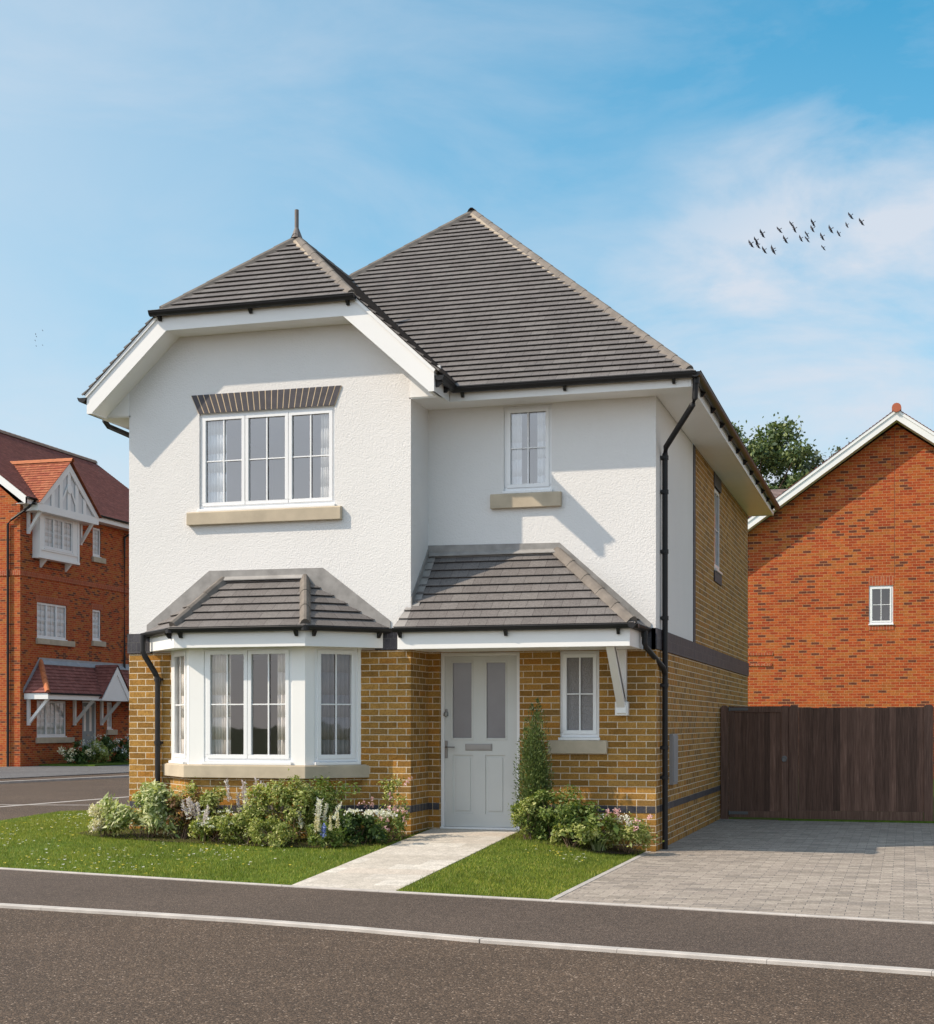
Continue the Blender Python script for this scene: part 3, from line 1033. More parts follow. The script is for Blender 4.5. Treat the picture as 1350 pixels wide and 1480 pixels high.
def build_house():
    H = thing('detached_house', 'white rendered and yellow brick detached house with grey tiled hipped roof and bay window', 'house', (-3.0, 0.0, 0.0))
    Pg = frame_of((XW, G), (1, 0), (0, -1))       # gable front, u from its left corner
    Pf = frame_of((XG, 0), (1, 0), (0, -1))       # recessed front
    Ps = frame_of((0, 0), (0, 1), (1, 0))         # side wall
    Pr = frame_of((XG, G), (0, 1), (1, 0))        # return of the gable
    gw = XG - XW
    fw = -XG
    # window openings
    w1 = (-5.462 - XW, -3.703 - XW, 4.045, 5.235)
    w2 = (-1.815 - XG, -1.232 - XG, 4.205, 5.245)
    w3 = (-1.135 - XG, -0.664 - XG, 1.287, 2.335)
    dr = (-2.615 - XG, -1.621 - XG, 0.20, 2.335)
    ws = (5.45, 6.17, 3.78, 5.06)
    BZ0, BZ1 = 2.34, 2.585
    # ---- rendered upper storey
    mb = MB()
    wall(mb, Pg, 0, gw, BZ1, SOF, [w1], 0.07)
    top = [(XW, SOF), (XG, SOF), (XG, 5.62), (-3.44, 6.25), (-5.76, 6.25), (XW, 5.64)]
    mb.face([(x, G, z) for x, z in top])
    wall(mb, Pf, 0, fw, BZ1, SOF + 0.02, [w2], 0.07)
    mb.face([Pr(0, BZ1, 0), Pr(-G, BZ1, 0), Pr(-G, 5.5, 0), Pr(0, 5.5, 0)])
    mb.face([Ps(0, BZ1, 0), Ps(3.12, BZ1, 0), Ps(3.12, SOF + .02, 0), Ps(0, SOF + .02, 0)])
    mb.face([(XW, YB, BZ1), (XW, G, BZ1), (XW, G, 5.6), (XW, YB, 5.6)])
    rw = mb.build('render_wall', 'render', H)
    # ---- brick ground storey, side and rear
    mb = MB()
    bl, br = -5.856 - XW, -3.358 - XW
    wall(mb, Pg, 0, gw, -0.05, BZ0, [(bl + 0.03, br - 0.03, 0.5, BZ0 + 1)], 0.02)
    wall(mb, Pf, 0, fw, -0.05, BZ0, [w3, dr], 0.075)
    mb.face([Pr(0, -.05, 0), Pr(-G, -.05, 0), Pr(-G, BZ0, 0), Pr(0, BZ0, 0)])
    wall(mb, Ps, 0, YB, -0.05, BZ0)
    wall(mb, Ps, 3.30, YB, BZ1, SOF + 0.02, [ws], 0.06)
    mb.face([(XW, YB, -.05), (XW, G, -.05), (XW, G, BZ0), (XW, YB, BZ0)])
    wall(mb, frame_of((0, YB), (-1, 0), (0, 1)), 0, -XW, -0.05, SOF)
    mb.face([(0, YB, SOF), (XW, YB, SOF), (XW, YB, 5.7), (MX, YB, 8.65), (0, YB, 5.7)])
    mb.build('brick_wall', 'yellow', H)
    # ---- dark brick courses
    mb = MB()
    q = 0.016
    for P, a, b in ((Pg, -q, 0.30), (Pg, 3.22, gw + q), (Pf, 2.60, fw), (Ps, -q, YB + q)):
        mb = MB()
        mb.pbox(P, a, b, BZ0 + 0.003, BZ1 - 0.003, -0.05, q)
        mb.build('floor_band', 'dark_course', H)
    q = 0.005
    PL0, PL1 = 0.447, 0.527
    for P, a, b in ((Pg, -q, bl + .02), (Pg, br - .02, gw + q), (Pf, 0, dr[0] - .001), (Pf, dr[1] + .001, fw + q), (Ps, 0, YB), (Pr, 0, -G)):
        mb = MB()
        mb.pbox(P, a, b, PL0, PL1, -0.05, q)
        mb.build('plinth_band', 'dark_header', H)
    # upright dark margin between the side render and brick, soldier head and foot of the side window
    for nm, a, b, c, d, e in (('brick_margin', 3.12, 3.30, BZ1, SOF + .01, .012), ('window_head', ws[0] - .08, ws[1] + .08, ws[3], SOF + .005, .014), ('sill', ws[0] - .08, ws[1] + .08, ws[2] - 0.16, ws[2], .02)):
        mb = MB()
        mb.pbox(Ps, a, b, c, d, -0.05, e)
        mb.build(nm, 'dark_course', H)
    # fanned dark arch over the first-floor window
    mb, mj = MB(), MB()
    a0, a1, z0, z1 = w1[0] - .005, w1[1] + .005, 5.238, 5.465
    t0, t1 = -5.567 - XW, -3.612 - XW
    n = 24
    for i in range(n):
        def X(k, top):
            return lerp(t0, t1, k / n) if top else lerp(a0, a1, k / n)
        g = 0.0065
        A = [Pg(X(i, 0) + g, z0, -.02), Pg(X(i + 1, 0) - g, z0, -.02), Pg(X(i + 1, 1) - g, z1, -.02), Pg(X(i, 1) + g, z1, -.02)]
        mb.prism(A, (0, -0.035, 0))
    A = [Pg(a0, z0 + .002, -.02), Pg(a1, z0 + .002, -.02), Pg(t1, z1 - .002, -.02), Pg(t0, z1 - .002, -.02)]
    mj.prism(A, (0, -0.0325, 0))
    arch = mb.build('window_arch', 'dark_plain', H)
    mj.build('mortar_joint', plain('arch_mortar', (0.70, 0.54, 0.36), 0.9, 0.08, 9), arch)
    # ---- windows
    W1 = window(H, Pg, *w1, lights=3, glass='glass_high', dep=0.028, label='three-light first-floor casement window')
    sill_box(W1, Pg, -5.604 - XW, -3.607 - XW, 3.885, 4.043, 0.065)
    W2 = window(H, Pf, *w2, lights=1, glass='glass_high', dep=0.028)
    sill_box(W2, Pf, -1.969 - XG, -1.11 - XG, 4.03, 4.203, 0.06)
    W3 = window(H, Pf, *w3, lights=1, glass='obscure', dep=0.028, label='narrow window with obscured glass beside the door')
    sill_box(W3, Pf, -1.268 - XG, -0.566 - XG, 1.13, 1.285, 0.055)
    window(H, Ps, *ws, lights=1, glass='glass_high', dep=0.02)
    room(H, Pg, w1[0] - 0.25, w1[1] + 0.3, 2.75, 5.245, 2.6, -0.125)
    room(H, Pf, w2[0] - 0.25, w2[1] + 0.35, 2.75, 5.245, 2.4, -0.125)
    curtain(Pg, w1[0] + .06, w1[0] + .31, 4.07, 5.22, -0.10, 'pale curtain drawn at the left of the three-light upstairs window', 'curtain_white', 6, 0.014)
    curtain(Pg, w1[1] - .22, w1[1] - .05, 4.07, 5.22, -0.10, 'pale gathered curtain at the right of the three-light upstairs window', 'curtain', 5, 0.014, gather=0.25)
    curtain(Pf, w2[0] + .05, w2[0] + .20, 4.22, 5.23, -0.10, 'white curtain at the left of the small upstairs window', 'curtain_white', 3, 0.012)
    curtain(Pf, w2[1] - .20, w2[1] - .05, 4.22, 5.23, -0.10, 'white curtain at the right of the small upstairs window', 'curtain_white', 3, 0.012)
    # ---- door
    fr = MB()
    f = -0.055
    fr.pbox(Pf, dr[0], dr[0] + .045, .2, dr[3], f - .09, f)
    fr.pbox(Pf, dr[1] - .045, dr[1], .2, dr[3], f - .09, f)
    fr.pbox(Pf, dr[0] + .045, dr[1] - .045, dr[3] - .045, dr[3], f - .09, f)
    fr.pbox(Pf, dr[0] - .0, dr[1] + .0, .2, .242, f - .09, f + .035)
    mb = MB()
    a, b, c, d = dr[0] + .048, dr[1] - .048, .245, dr[3] - .048
    df = f - .012
    gl = [(-2.467 - XG, -2.232 - XG, 1.306, 2.212), (-2.043 - XG, -1.812 - XG, 1.306, 2.212)]
    pn = [(-2.467 - XG, -2.215 - XG, .40, 1.105), (-2.06 - XG, -1.812 - XG, .40, 1.105)]
    wall(mb, lambda u, z, k: Pf(u, z, df + k), a, b, c, d, gl + pn, 0.014)
    for (p, q_, r, s) in pn:
        mb.face([Pf(p, r, df - .014), Pf(q_, r, df - .014), Pf(q_, s, df - .014), Pf(p, s, df - .014)])
        mb.pbox(Pf, p + .035, q_ - .035, r + .035, s - .035, df - .014, df - .004)
    for (p, q_, r, s) in gl:                      # raised beads round the lights
        for (u0, u1, v0, v1) in ((p - .02, q_ + .02, r - .02, r), (p - .02, q_ + .02, s, s + .02), (p - .02, p, r, s), (q_, q_ + .02, r, s)):
            mb.pbox(Pf, u0, u1, v0, v1, df - .01, df + .007)
    D = mb.build('front_door', 'door', H, bevel=0.003)
    D['label'] = 'pale grey front door with two tall frosted lights'
    fr.build('door_frame', 'upvc', D, bevel=0.004)
    for (p, q_, r, s) in gl:
        g = MB()
        g.pbox(Pf, p, q_, r, s, df - .02, df - .012)
        g.build('door_light', 'door_glass', D)
    hb = MB()
    hx = -2.548 - XG
    hb.pbox(Pf, hx - .018, hx + .018, 1.065, 1.275, df, df + .012)
    hb.tube([Pf(hx, 1.20, df + .01), Pf(hx, 1.20, df + .05), Pf(hx + .03, 1.20, df + .058), Pf(hx + .12, 1.198, df + .055)], 0.009, 8)
    hb.build('door_handle', 'metal', D, bevel=0.002)
    lb = MB()
    lb.pbox(Pf, -2.31 - XG, -1.974 - XG, 1.158, 1.239, df, df + .008)
    lb.pbox(Pf, -2.298 - XG, -1.986 - XG, 1.175, 1.230, df + .008, df + .016)
    lb.build('letterbox', 'metal', D, bevel=0.003)
    kn = MB()
    kx = -2.548 - XG
    kn.pbox(Pf, kx - .012, kx + .012, 1.63, 1.655, df, df + .02)
    kn.tube([Pf(kx, 1.645, df + .012), Pf(kx - .018, 1.61, df + .02), Pf(kx - .024, 1.58, df + .02), Pf(kx, 1.565, df + .022), Pf(kx + .024, 1.58, df + .02), Pf(kx + .018, 1.61, df + .02), Pf(kx, 1.645, df + .012)], 0.009, 6)
    kn.build('door_knocker', 'metal', D)

    # ---- roof planes
    mb = MB()
    ye = -0.455
    ze = MZ - FS * (MY - ye)
    xr = MX + (MZ - ze) / MS
    xl = MX - (MZ - ze) / MS
    tile_plane(mb, [(-4.30, ye, ze), (xr, ye, ze), (MX, MY, MZ), (xl + 2.27, ye + 2.27 * MS / FS, ze + 2.27 * MS)], seed=1)
    YR = YB + 0.06
    tile_plane(mb, [(xr, ye, ze), (xr, YR, ze), (MX, YR, MZ), (MX, MY, MZ)], seed=2)
    ygf = -1.03
    yl = 0.27
    hz, hy = 6.40, -1.06                              # half-hip eave
    hxl, hxr = GX - (GZ - hz) / MS, GX + (GZ - hz) / MS
    zl = 5.47
    xgl, xgr = GX - (GZ - zl) / MS, GX + (GZ - zl) / MS
    ybk = MY - (MZ - GZ) / FS
    tile_plane(mb, [(xgl, YR, zl), (xgl, ygf, zl), (hxl, ygf, hz), (GX, yl, GZ), (GX, ybk, GZ), (MX, MY, MZ), (MX, YR, MZ)], seed=3)
    tile_plane(mb, [(xgr, ygf, zl), (xgr, 0.10, zl), (GX, ybk + .1, GZ), (GX, yl, GZ), (hxr, ygf, hz)], seed=4)
    tile_plane(mb, [(hxl, hy, hz), (hxr, hy, hz), (GX, yl, GZ)], seed=5)
    # under-skin so nothing shows daylight beneath the tiles
    dz = Vector((0, 0, -0.03))
    roof = mb.build('roof', 'tile', H)
    up = Vector((0, 0, .010))
    for a3, b3, w_ in (((xr - .05, ye + .05, ze + .035), (MX, MY, MZ), .066), ((xl + 2.2, ye + 2.2 * MS / FS, ze + 2.2 * MS), (MX, MY, MZ), .066),
                       ((MX, YR, MZ), (MX, MY - .06, MZ), .07), ((hxl + .05, hy + .05, hz + .03), (GX, yl, GZ), .066),
                       ((hxr - .05, hy + .05, hz + .03), (GX, yl, GZ), .066), ((GX, ybk, GZ), (GX, yl - .05, GZ), .066)):
        cp = MB()
        cap_line(cp, Vector(a3) + up, Vector(b3) + up, w=w_, hgt=0.040, lap=.005)
        cp.build('hip_tile', 'hip', roof)
    for p, q_, w_ in (((xr - .03, ye + .05, ze), (MX, MY, MZ), .077), ((hxr - .03, hy + .05, hz), (GX, yl, GZ), .076)):
        bd = MB()                                       # mortar bedding under the hip tiles
        p, q_ = Vector(p), Vector(q_)
        dd = (q_ - p).normalized()
        sd = dd.cross(Vector((0, 0, 1))).normalized()
        uu = sd.cross(dd)
        sec = [(-w_, -.045), (w_, -.045), (w_, -.012), (0, .04), (-w_, -.012)]
        bd.prism([p + sd * s + uu * t for s, t in sec], q_ - p)
        bd.build('hip_bedding', plain('hip_mortar', (0.39, 0.325, 0.25), 0.9, 0.1, 8), roof)
    fi = MB()
    fi.tube([(GX, yl - .02, GZ + .0), (GX, yl - .02, GZ + .10), (GX, yl - .02, GZ + .36)], 0.026, 10)
    fi.tube([(GX, yl - .02, GZ + .0), (GX, yl - .02, GZ + .13)], 0.075, 10, r1=0.026)
    fi.build('finial', plain('finial_clay', (0.17, 0.15, 0.14), 0.7, 0.1), roof)

    # ---- bargeboard of the gable, boxed back to the wall
    mb = MB()
    yb0, yb1 = -1.0, G + 0.0
    outer = [(-6.80, 5.25), (-6.80, 5.46), (-5.815, 6.372), (-3.335, 6.372), (-2.365, 5.475), (-2.365, 5.25)]
    inner = [(-6.725, 5.25), (-6.725, 5.262), (-5.728, 6.186), (-3.467, 6.186), (-2.437, 5.262), (-2.437, 5.25)]
    for i in range(5):
        o0, o1, i0, i1 = outer[i], outer[i + 1], inner[i], inner[i + 1]
        mb.face([(*o0[:1], yb0, o0[1]), (i0[0], yb0, i0[1]), (i1[0], yb0, i1[1]), (o1[0], yb0, o1[1])])
        mb.face([(i0[0], yb0, i0[1]), (i0[0], yb1, i0[1]), (i1[0], yb1, i1[1]), (i1[0], yb0, i1[1])])
        mb.face([(o1[0], yb0, o1[1]), (o1[0], yb1, o1[1]), (o0[0], yb1, o0[1]), (o0[0], yb0, o0[1])])
        mb.face([(o1[0], yb1, o1[1]), (i1[0], yb1, i1[1]), (i0[0], yb1, i0[1]), (o0[0], yb1, o0[1])])
    for e in (0, 5):
        o0, i0 = outer[e], inner[e]
        mb.face([(o0[0], yb0, o0[1]), (o0[0], yb1, o0[1]), (i0[0], yb1, i0[1]), (i0[0], yb0, i0[1])])
    mb.build('bargeboard', 'white', H)
    for (p, q_) in (((-6.80, 5.455), (-5.815, 6.367)), ((-3.335, 6.367), (-2.365, 5.47))):
        vg = MB()                                       # thin verge trim under the tile edge
        dx, dz_ = q_[0] - p[0], q_[1] - p[1]
        L = math.hypot(dx, dz_)
        nx, nz = -dz_ / L * .03, dx / L * .03
        vg.prism([(p[0], -1.018, p[1] - .01), (q_[0], -1.018, q_[1] - .01), (q_[0] + nx, -1.018, q_[1] + nz), (p[0] + nx, -1.018, p[1] + nz)], (0, 0.1, 0))
        vg.build('verge_trim', 'white', H)
    # ---- fascias and soffits
    mb = MB()
    mb.box(-2.365, 0.437, -0.40, -0.372, SOF, 5.40)          # front eave
    mb.box(0.437, 0.465, -0.40, 10.36, SOF, 5.41)            # side eave
    mb.box(-2.395, -2.366, -0.985, -0.40, SOF, 5.47)         # return at the gable
    mb.box(-6.80, -6.772, -0.985, 10.36, SOF, 5.46)          # left eave
    mb.build('fascia', 'white', H, bevel=0.003)
    mb = MB()
    mb.box(-2.39, 0.436, -0.371, 0.02, SOF + .006, SOF + .02)
    mb.box(0.01, 0.436, 0.021, 10.355, SOF + .006, SOF + .02)
    mb.box(XG - .02, -2.391, G, 0.02, SOF + .006, SOF + .02)
    mb.box(-6.771, XW + .02, G, 10.355, SOF + .006, SOF + .02)
    mb.box(-6.775, XW, G - .012, G + .02, SOF + .02, 5.62)   # closing piece of the left eave box
    mb.box(XG, -2.395, G - .012, G + .02, SOF + .02, 5.62)
    mb.box(0.0, .46, 10.36, 10.38, SOF, 5.40)
    mb.build('soffit', 'white', H)
    # rear verge
    # ---- gutters and brackets
    mb = MB()
    gy = -0.40 - .058
    mb.gutter((-2.31, gy, 5.395), (0.53, gy, 5.395), (0, -1, 0))
    mb.gutter((0.465 + .058, -0.50, 5.395), (0.465 + .058, 10.40, 5.395), (1, 0, 0))
    mb.gutter((-2.365 + .058, -0.99, 5.43), (-2.365 + .058, -0.42, 5.405), (1, 0, 0))
    mb.gutter((-6.80 - .058, -1.02, 5.445), (-6.80 - .058, 10.40, 5.43), (-1, 0, 0))
    mb.gutter((-5.91, -1.0 - .058, 6.405), (-3.30, -1.0 - .058, 6.405), (0, -1, 0))
    gt = mb.build('gutter', 'black', H)

    def bracket(mb, x, y, z, out):
        o = Vector(out)
        t = Vector((-o.y, o.x, 0)) * 0.016
        p = Vector((x, y, z))
        mb.prism([p - t + Vector((0, 0, -.10)), p - t + o * .03 + Vector((0, 0, -.10)), p - t + o * .085 + Vector((0, 0, -.035)), p - t], t * 2)
    for x, y, z, o_ in [(x, -0.40, 5.39, (0, -1, 0)) for x in (-2.20, -0.98, 0.27)] + [(0.465, 0.35 + .95 * k, 5.39, (1, 0, 0)) for k in range(11)] + \
            [(x, -1.0, 6.40, (0, -1, 0)) for x in (-5.80, -4.62, -3.40)] + [(-2.365, y, 5.41, (1, 0, 0)) for y in (-0.93, -0.62)]:
        mb = MB()
        bracket(mb, x, y, z, o_)
        mb.build('gutter_bracket', 'black', gt)
    # ---- downpipes
    mb = MB()
    r = 0.034
    px, py = 0.052, 0.345
    mb.tube([(0.515, -0.40, 5.37), (0.50, -0.38, 5.12), (0.47, -0.34, 5.06), (px + .02, py - .05, 4.72), (px, py, 4.64), (px, py, 0.0)], r, 12)
    for z in (4.60, 4.2, 3.5, 2.72, 1.93, 1.2, 0.85):
        mb.tube([(px, py, z - .025), (px, py, z + .025)], r + .008, 12)
        mb.box(0.0, px, py - .055, py + .055, z - .016, z + .016)
    mb.tube([(0.515, -0.40, 5.40), (0.515, -0.40, 5.28)], r + .006, 12)
    mb.build('downpipe', 'black', H)
    mb = MB()                                            # left one, from the bay gutter
    lx, ly = -5.995, G - .052
    mb.tube([(-6.152, -0.79, 2.56), (-6.152, -0.79, 2.36), (-6.13, -0.78, 2.30), (-6.02, ly - .02, 2.10), (lx, ly, 2.03), (lx, ly, 0.15)], r, 12)
    for z in (2.02, 1.25, .6):
        mb.tube([(lx, ly, z - .025), (lx, ly, z + .025)], r + .007, 12)
        mb.box(lx - .05, lx + .05, ly, G, z - .014, z + .014)
    mb.build('downpipe', 'black', H)
    mb = MB()                                            # swan neck under the left eave
    mb.tube([(-6.86, -0.47, 5.42), (-6.86, -0.47, 5.27), (-6.845, -0.40, 5.215), (-6.70, 0.25, 5.13), (-6.49, 0.42, 5.03), (-6.47, 0.45, 4.9), (-6.47, 0.45, 0.1)], r, 12)
    mb.build('downpipe', 'black', H)
    # ---- meter box
    mb = MB()
    mb.pbox(Ps, 1.02, 1.40, .735, 1.355, -0.02, 0.045)
    mb.pbox(Ps, 1.05, 1.37, .765, 1.325, 0.045, 0.055)
    mb.build('meter_box', 'meter', H, bevel=0.006)

    # ---- bay window
    A, B, C, Dd = (-5.856, G), (-5.349, -1.176), (-3.865, -1.176), (-3.358, G)

    def off(o):
        """bay outline pushed outwards by o"""
        k = 0.4218 * o
        return [(A[0] - 1.397 * o, G), (B[0] - k, B[1] - o), (C[0] + k, C[1] - o), (Dd[0] + 1.397 * o, G)]
    facets = [(A, B), (B, C), (C, Dd)]

    def fframe(p, q_):
        u = Vector((q_[0] - p[0], q_[1] - p[1]))
        n = Vector((u.y, -u.x)).normalized()
        return frame_of(p, u, n), u.length

    def ring(mb, o0, o1, z0, z1, top=True, bottom=True):
        R0, R1 = off(o0), off(o1)
        for i in range(3):
            a, b = R1[i], R1[i + 1]
            c, d = R0[i], R0[i + 1]
            mb.face([(*a, z0), (*b, z0), (*b, z1), (*a, z1)])
            if top:
                mb.face([(*a, z1), (*b, z1), (*d, z1), (*c, z1)])
            if bottom:
                mb.face([(*c, z0), (*d, z0), (*b, z0), (*a, z0)])
        for i in (0, 3):
            mb.face([(*R0[i], z0), (*R1[i], z0), (*R1[i], z1), (*R0[i], z1)])
    mb = MB()
    ring(mb, -0.2, 0.0, -0.05, 0.86)
    mb.build('bay_wall', 'yellow', H)
    mb = MB()
    ring(mb, -0.05, 0.005, PL0, PL1)
    mb.build('plinth_band', 'dark_header', H)
    bay = None
    wz0, wz1 = 1.0, 2.372
    for i, (p, q_) in enumerate(facets):
        P, L = fframe(p, q_)
        if i == 1:
            posts = ((0, .20), (L - .17, L))
        elif i == 0:
            posts = ((0, .07), (L - .10, L))
        else:
            posts = ((0, .125), (L - .05, L))
        for (a, b) in posts:
            fr = MB()
            if bay is None:                              # the head rail carries posts and windows
                fr2 = MB()
                ring(fr2, -0.11, -0.014, 2.3725, 2.40)
                bay = fr2.build('bay_window', 'white', H)
            fr.pbox(P, a, b, wz0, wz1, -0.10, -0.012)
            fr.build('bay_post', 'white', bay, bevel=0.004).location = (0, 0, 0)
    specs = [(0, .07, None, 1, 'glass'), (1, .20, .17, 2, 'glass'), (2, .125, .05, 1, 'glass')]
    for i, (p, q_) in enumerate(facets):
        P, L = fframe(p, q_)
        a = (.07, .20, .125)[i]
        b = L - (.10, .17, .05)[i]
        # frame, casements and panes hang from the bay so that they stay parts of its window
        win = window(bay, P, a, b, wz0 + .002, wz1, lights=(1, 2, 1)[i], glass='glass', dep=0.022, fw=0.05, sw=0.045)
        win.location = (0, 0, 0)
    mb = MB()
    ring(mb, -0.13, 0.065, 0.848, 0.992)
    ring(mb, -0.12, 0.045, 0.992, 1.001, True, False)
    s = mb.build('bay_sill', 'stone', H, bevel=0.006)
    P, L = fframe(*facets[1])
    mb = MB()
    R0 = off(-0.125)
    bk = G + 2.6
    poly = [R0[0], R0[1], R0[2], R0[3], (Dd[0] + .25, G + .02), (Dd[0] + .25, bk), (A[0] - .25, bk), (A[0] - .25, G + .02)]
    for (p, q_) in list(zip(poly, poly[1:] + poly[:1]))[3:]:
        mb.face([(*p, .3), (*q_, .3), (*q_, 2.365), (*p, 2.365)])
    for z in (.3, 2.36):
        mb.face([(*p, z) for p in poly])
    for i in range(3):
        mb.face([(*poly[i], .3), (*poly[i + 1], .3), (*poly[i + 1], .95), (*poly[i], .95)])
    mb.build('room_lining', 'room', H)
    curtain(P, .26, .50, 1.03, 2.34, -0.095, 'cream curtain drawn at the left of the bay window', 'curtain', 6, 0.014)
    curtain(P, L - .38, L - .20, 1.03, 2.34, -0.095, 'cream curtain drawn at the right of the bay front light', 'curtain', 4, 0.014)
    P, L = fframe(*facets[0])
    curtain(P, .10, .62, 1.03, 2.34, -0.09, 'sunlit cream curtain behind the left canted light of the bay', 'curtain', 7, 0.012)
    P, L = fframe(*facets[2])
    curtain(P, .14, .70, 1.03, 2.34, -0.10, 'shade-toned pleated curtain behind the right canted light of the bay', plain('shade_toned_curtain', (0.36, 0.32, 0.32), 0.9, 0.05, 8), 9, 0.015)  # grey-brown cloth colour stands in for a curtain lying in shadow
    # bay roof
    mb = MB()
    e = off(0.235)
    zE, zT, kz = 2.585, 3.19, 0.0
    run = -0.02 + (G - e[1][1])
    sl = (zT - zE) / (G - e[1][1])

    def pl(x, y):                                         # distance inside the eaves gives the height
        df_ = y - e[1][1]
        n = Vector((-.716, -.698))
        dl = n.x * (e[0][0] - x) + n.y * (e[0][1] - y)
        return df_, -(-dl)
    hl = e[1][0] + (e[0][0] - e[1][0] + (e[1][1] - G) * 0) * 0
    # plan of the hips: bisectors of the eaves, met by the wall
    hx = -0.716
    tl = (e[0][0] + (zT - zE) / sl / 0.716, G)
    tr = (e[3][0] - (zT - zE) / sl / 0.716, G)
    tile_plane(mb, [(*e[1], zE), (*e[2], zE), (*tr, zT), (*tl, zT)], gauge=0.155, seed=6)
    tile_plane(mb, [(*e[0], zE), (*e[1], zE), (*tl, zT)], gauge=0.155, seed=7)
    tile_plane(mb, [(*e[2], zE), (*e[3], zE), (*tr, zT)], gauge=0.155, seed=8)
    br_ = mb.build('bay_roof', 'tile', H)
    for a, b in ((e[1], tl), (e[2], tr)):
        cp = MB()
        v = Vector((b[0] - a[0], b[1] - a[1], zT - zE))
        a3 = Vector((*a, zE + .035)) + v * .02
        cap_line(cp, a3, a3 + v * .95, w=0.066, hgt=0.042, seg=.30)
        cp.build('hip_tile', 'hip', br_)
    mb = MB()
    Z0 = lambda pts, d: [(x, G - d, z) for x, z in pts]
    top_o = [(-6.165, 2.60), (-6.165, 2.69), (-5.325, 3.33), (-3.850, 3.325), (-3.005, 2.68), (-3.005, 2.60)]
    poly = [(-6.165, 2.60), (-3.005, 2.60), (-3.005, 2.68), (-3.850, 3.325), (-5.325, 3.33), (-6.165, 2.69)]
    mb.prism([(x, G - .002, z) for x, z in poly], (0, -0.012, 0))
    # dressed lead lying on the tiles along the abutment
    mb.prism([(tl[0] + .02, G - .015, zT + .05), (tl[0] + .02, G - .055, zT + .012), (tl[0] + .02, G - .055, zT + .022), (tl[0] + .02, G - .015, zT + .062)], (tr[0] - tl[0] - .04, 0, 0))
    mb.build('flashing', 'lead', br_)
    mb = MB()
    ring(mb, 0.13, 0.2, 2.362, 2.545)
    ring(mb, -0.12, 0.13, 2.366, 2.38)
    mb.build('fascia', 'white', br_, bevel=0.003)
    mb = MB()
    gz = 2.582
    R0 = off(0.2 + .05)
    for i in range(3):
        a, b = R0[i], R0[i + 1]
        u = Vector((b[0] - a[0], b[1] - a[1], 0)).normalized()
        mb.gutter((*a, gz), (*b, gz), (u.y, -u.x, 0), 0.047)
    for (x, y) in R0[1:3]:
        mb.tube([(x, y, gz + .004), (x, y, gz - .047)], .05, 10)
    R2 = off(0.2)
    for (x, y, o_) in ((R2[1][0] + .1, R2[1][1], (0, -1, 0)), (R2[2][0] - .1, R2[2][1], (0, -1, 0)), (R2[1][0] - .07, R2[1][1] + .07, (-.716, -.698, 0)), (R2[2][0] + .07, R2[2][1] + .07, (.716, -.698, 0)), (R2[3][0] - .06, G - .06, (.716, -.698, 0))):
        bracket(mb, x, y, gz - .005, o_)
    mb.build('gutter', 'black', br_)

    # ---- porch roof
    mb = MB()
    pe, pz0, pz1 = -0.925, 2.575, 3.475
    pr = -0.09
    pt = -1.15
    pl_ = -2.875
    tile_plane(mb, [(XG + .02, pe, pz0), (pr, pe, pz0), (pt, 0, pz1), (XG + .02, 0, pz1)], gauge=0.147, seed=9)
    tile_plane(mb, [(pr, pe, pz0), (pr, 0, pz0), (pt, 0, pz1)], gauge=0.147, seed=10)
    yq = G - .012
    zq = pz0 + (pz1 - pz0) * (yq - pe) / (-pe)
    po = mb.build('porch_roof', 'tile', H)
    vt = MB()
    tile_plane(vt, [(pl_, pe, pz0 + .002), (XG + .018, pe, pz0 + .002), (XG + .018, yq, zq + .002), (pl_ + .07, yq, zq + .002)], gauge=0.147, seed=11)
    vt.build('verge_tile', plain('pale_verge_tile', (0.30, 0.28, 0.265), 0.7, 0.08, 8), po)
    cp = MB()
    a3, b3 = Vector((pr - .02, pe + .03, pz0 + .04)), Vector((pt, 0, pz1 + .035))
    cap_line(cp, a3, b3, w=0.078, hgt=0.045, seg=.30)
    cp.build('hip_tile', 'hip', po)
    mb = MB()
    poly = [(XG + .001, 3.40), (pt, 3.40), (-0.09, 2.585), (-0.055, 2.60), (-0.055, 2.64), (-1.135, 3.605), (XG + .001, 3.625)]
    mb.prism([(x, -.002, z) for x, z in poly], (0, -0.012, 0))
    mb.prism([(XG + .02, -.015, pz1 + .05), (XG + .02, -.055, pz1 + .012), (XG + .02, -.055, pz1 + .022), (XG + .02, -.015, pz1 + .062)], (pt - XG, 0, 0))
    # stepped soaker up the return of the gable
    sp = [(XG + .002, G, zq - .02), (XG + .002, 0, pz1 - .03), (XG + .002, 0, pz1 + .13), (XG + .002, G, zq + .13)]
    mb.prism(sp, (0.012, 0, 0))
    sp = [(XG + .014, G, zq + .018), (XG + .10, G, zq + .018), (XG + .10, 0, pz1 + .018), (XG + .014, 0, pz1 + .018)]
    mb.prism(sp, (0, 0, 0.012))
    mb.build('flashing', 'lead', po)
    mb = MB()
    f0, f1 = 2.335, 2.535
    mb.box(pl_ + .03, -0.145, -0.880, -0.855, f0, f1)
    mb.box(-0.17, -0.145, -0.854, -0.002, f0, f1)
    mb.box(pl_ + .03, pl_ + .055, -0.854, G - .002, f0, f1)
    mb.box(pl_ + .056, -0.171, -0.854, G - .003, f0 + .004, f0 + .016)
    mb.box(XG + .003, -0.171, G - .002, -0.003, f0 + .004, f0 + .016)
    mb.build('fascia', 'white', po, bevel=0.003)
    mb = MB()
    gz = 2.572
    mb.gutter((pl_ - .005, -0.880 - .048, gz), (-0.04, -0.880 - .048, gz), (0, -1, 0), 0.047)
    mb.gutter((-0.145 + .048, -1.04, gz), (-0.145 + .048, -0.01, gz), (1, 0, 0), 0.047)
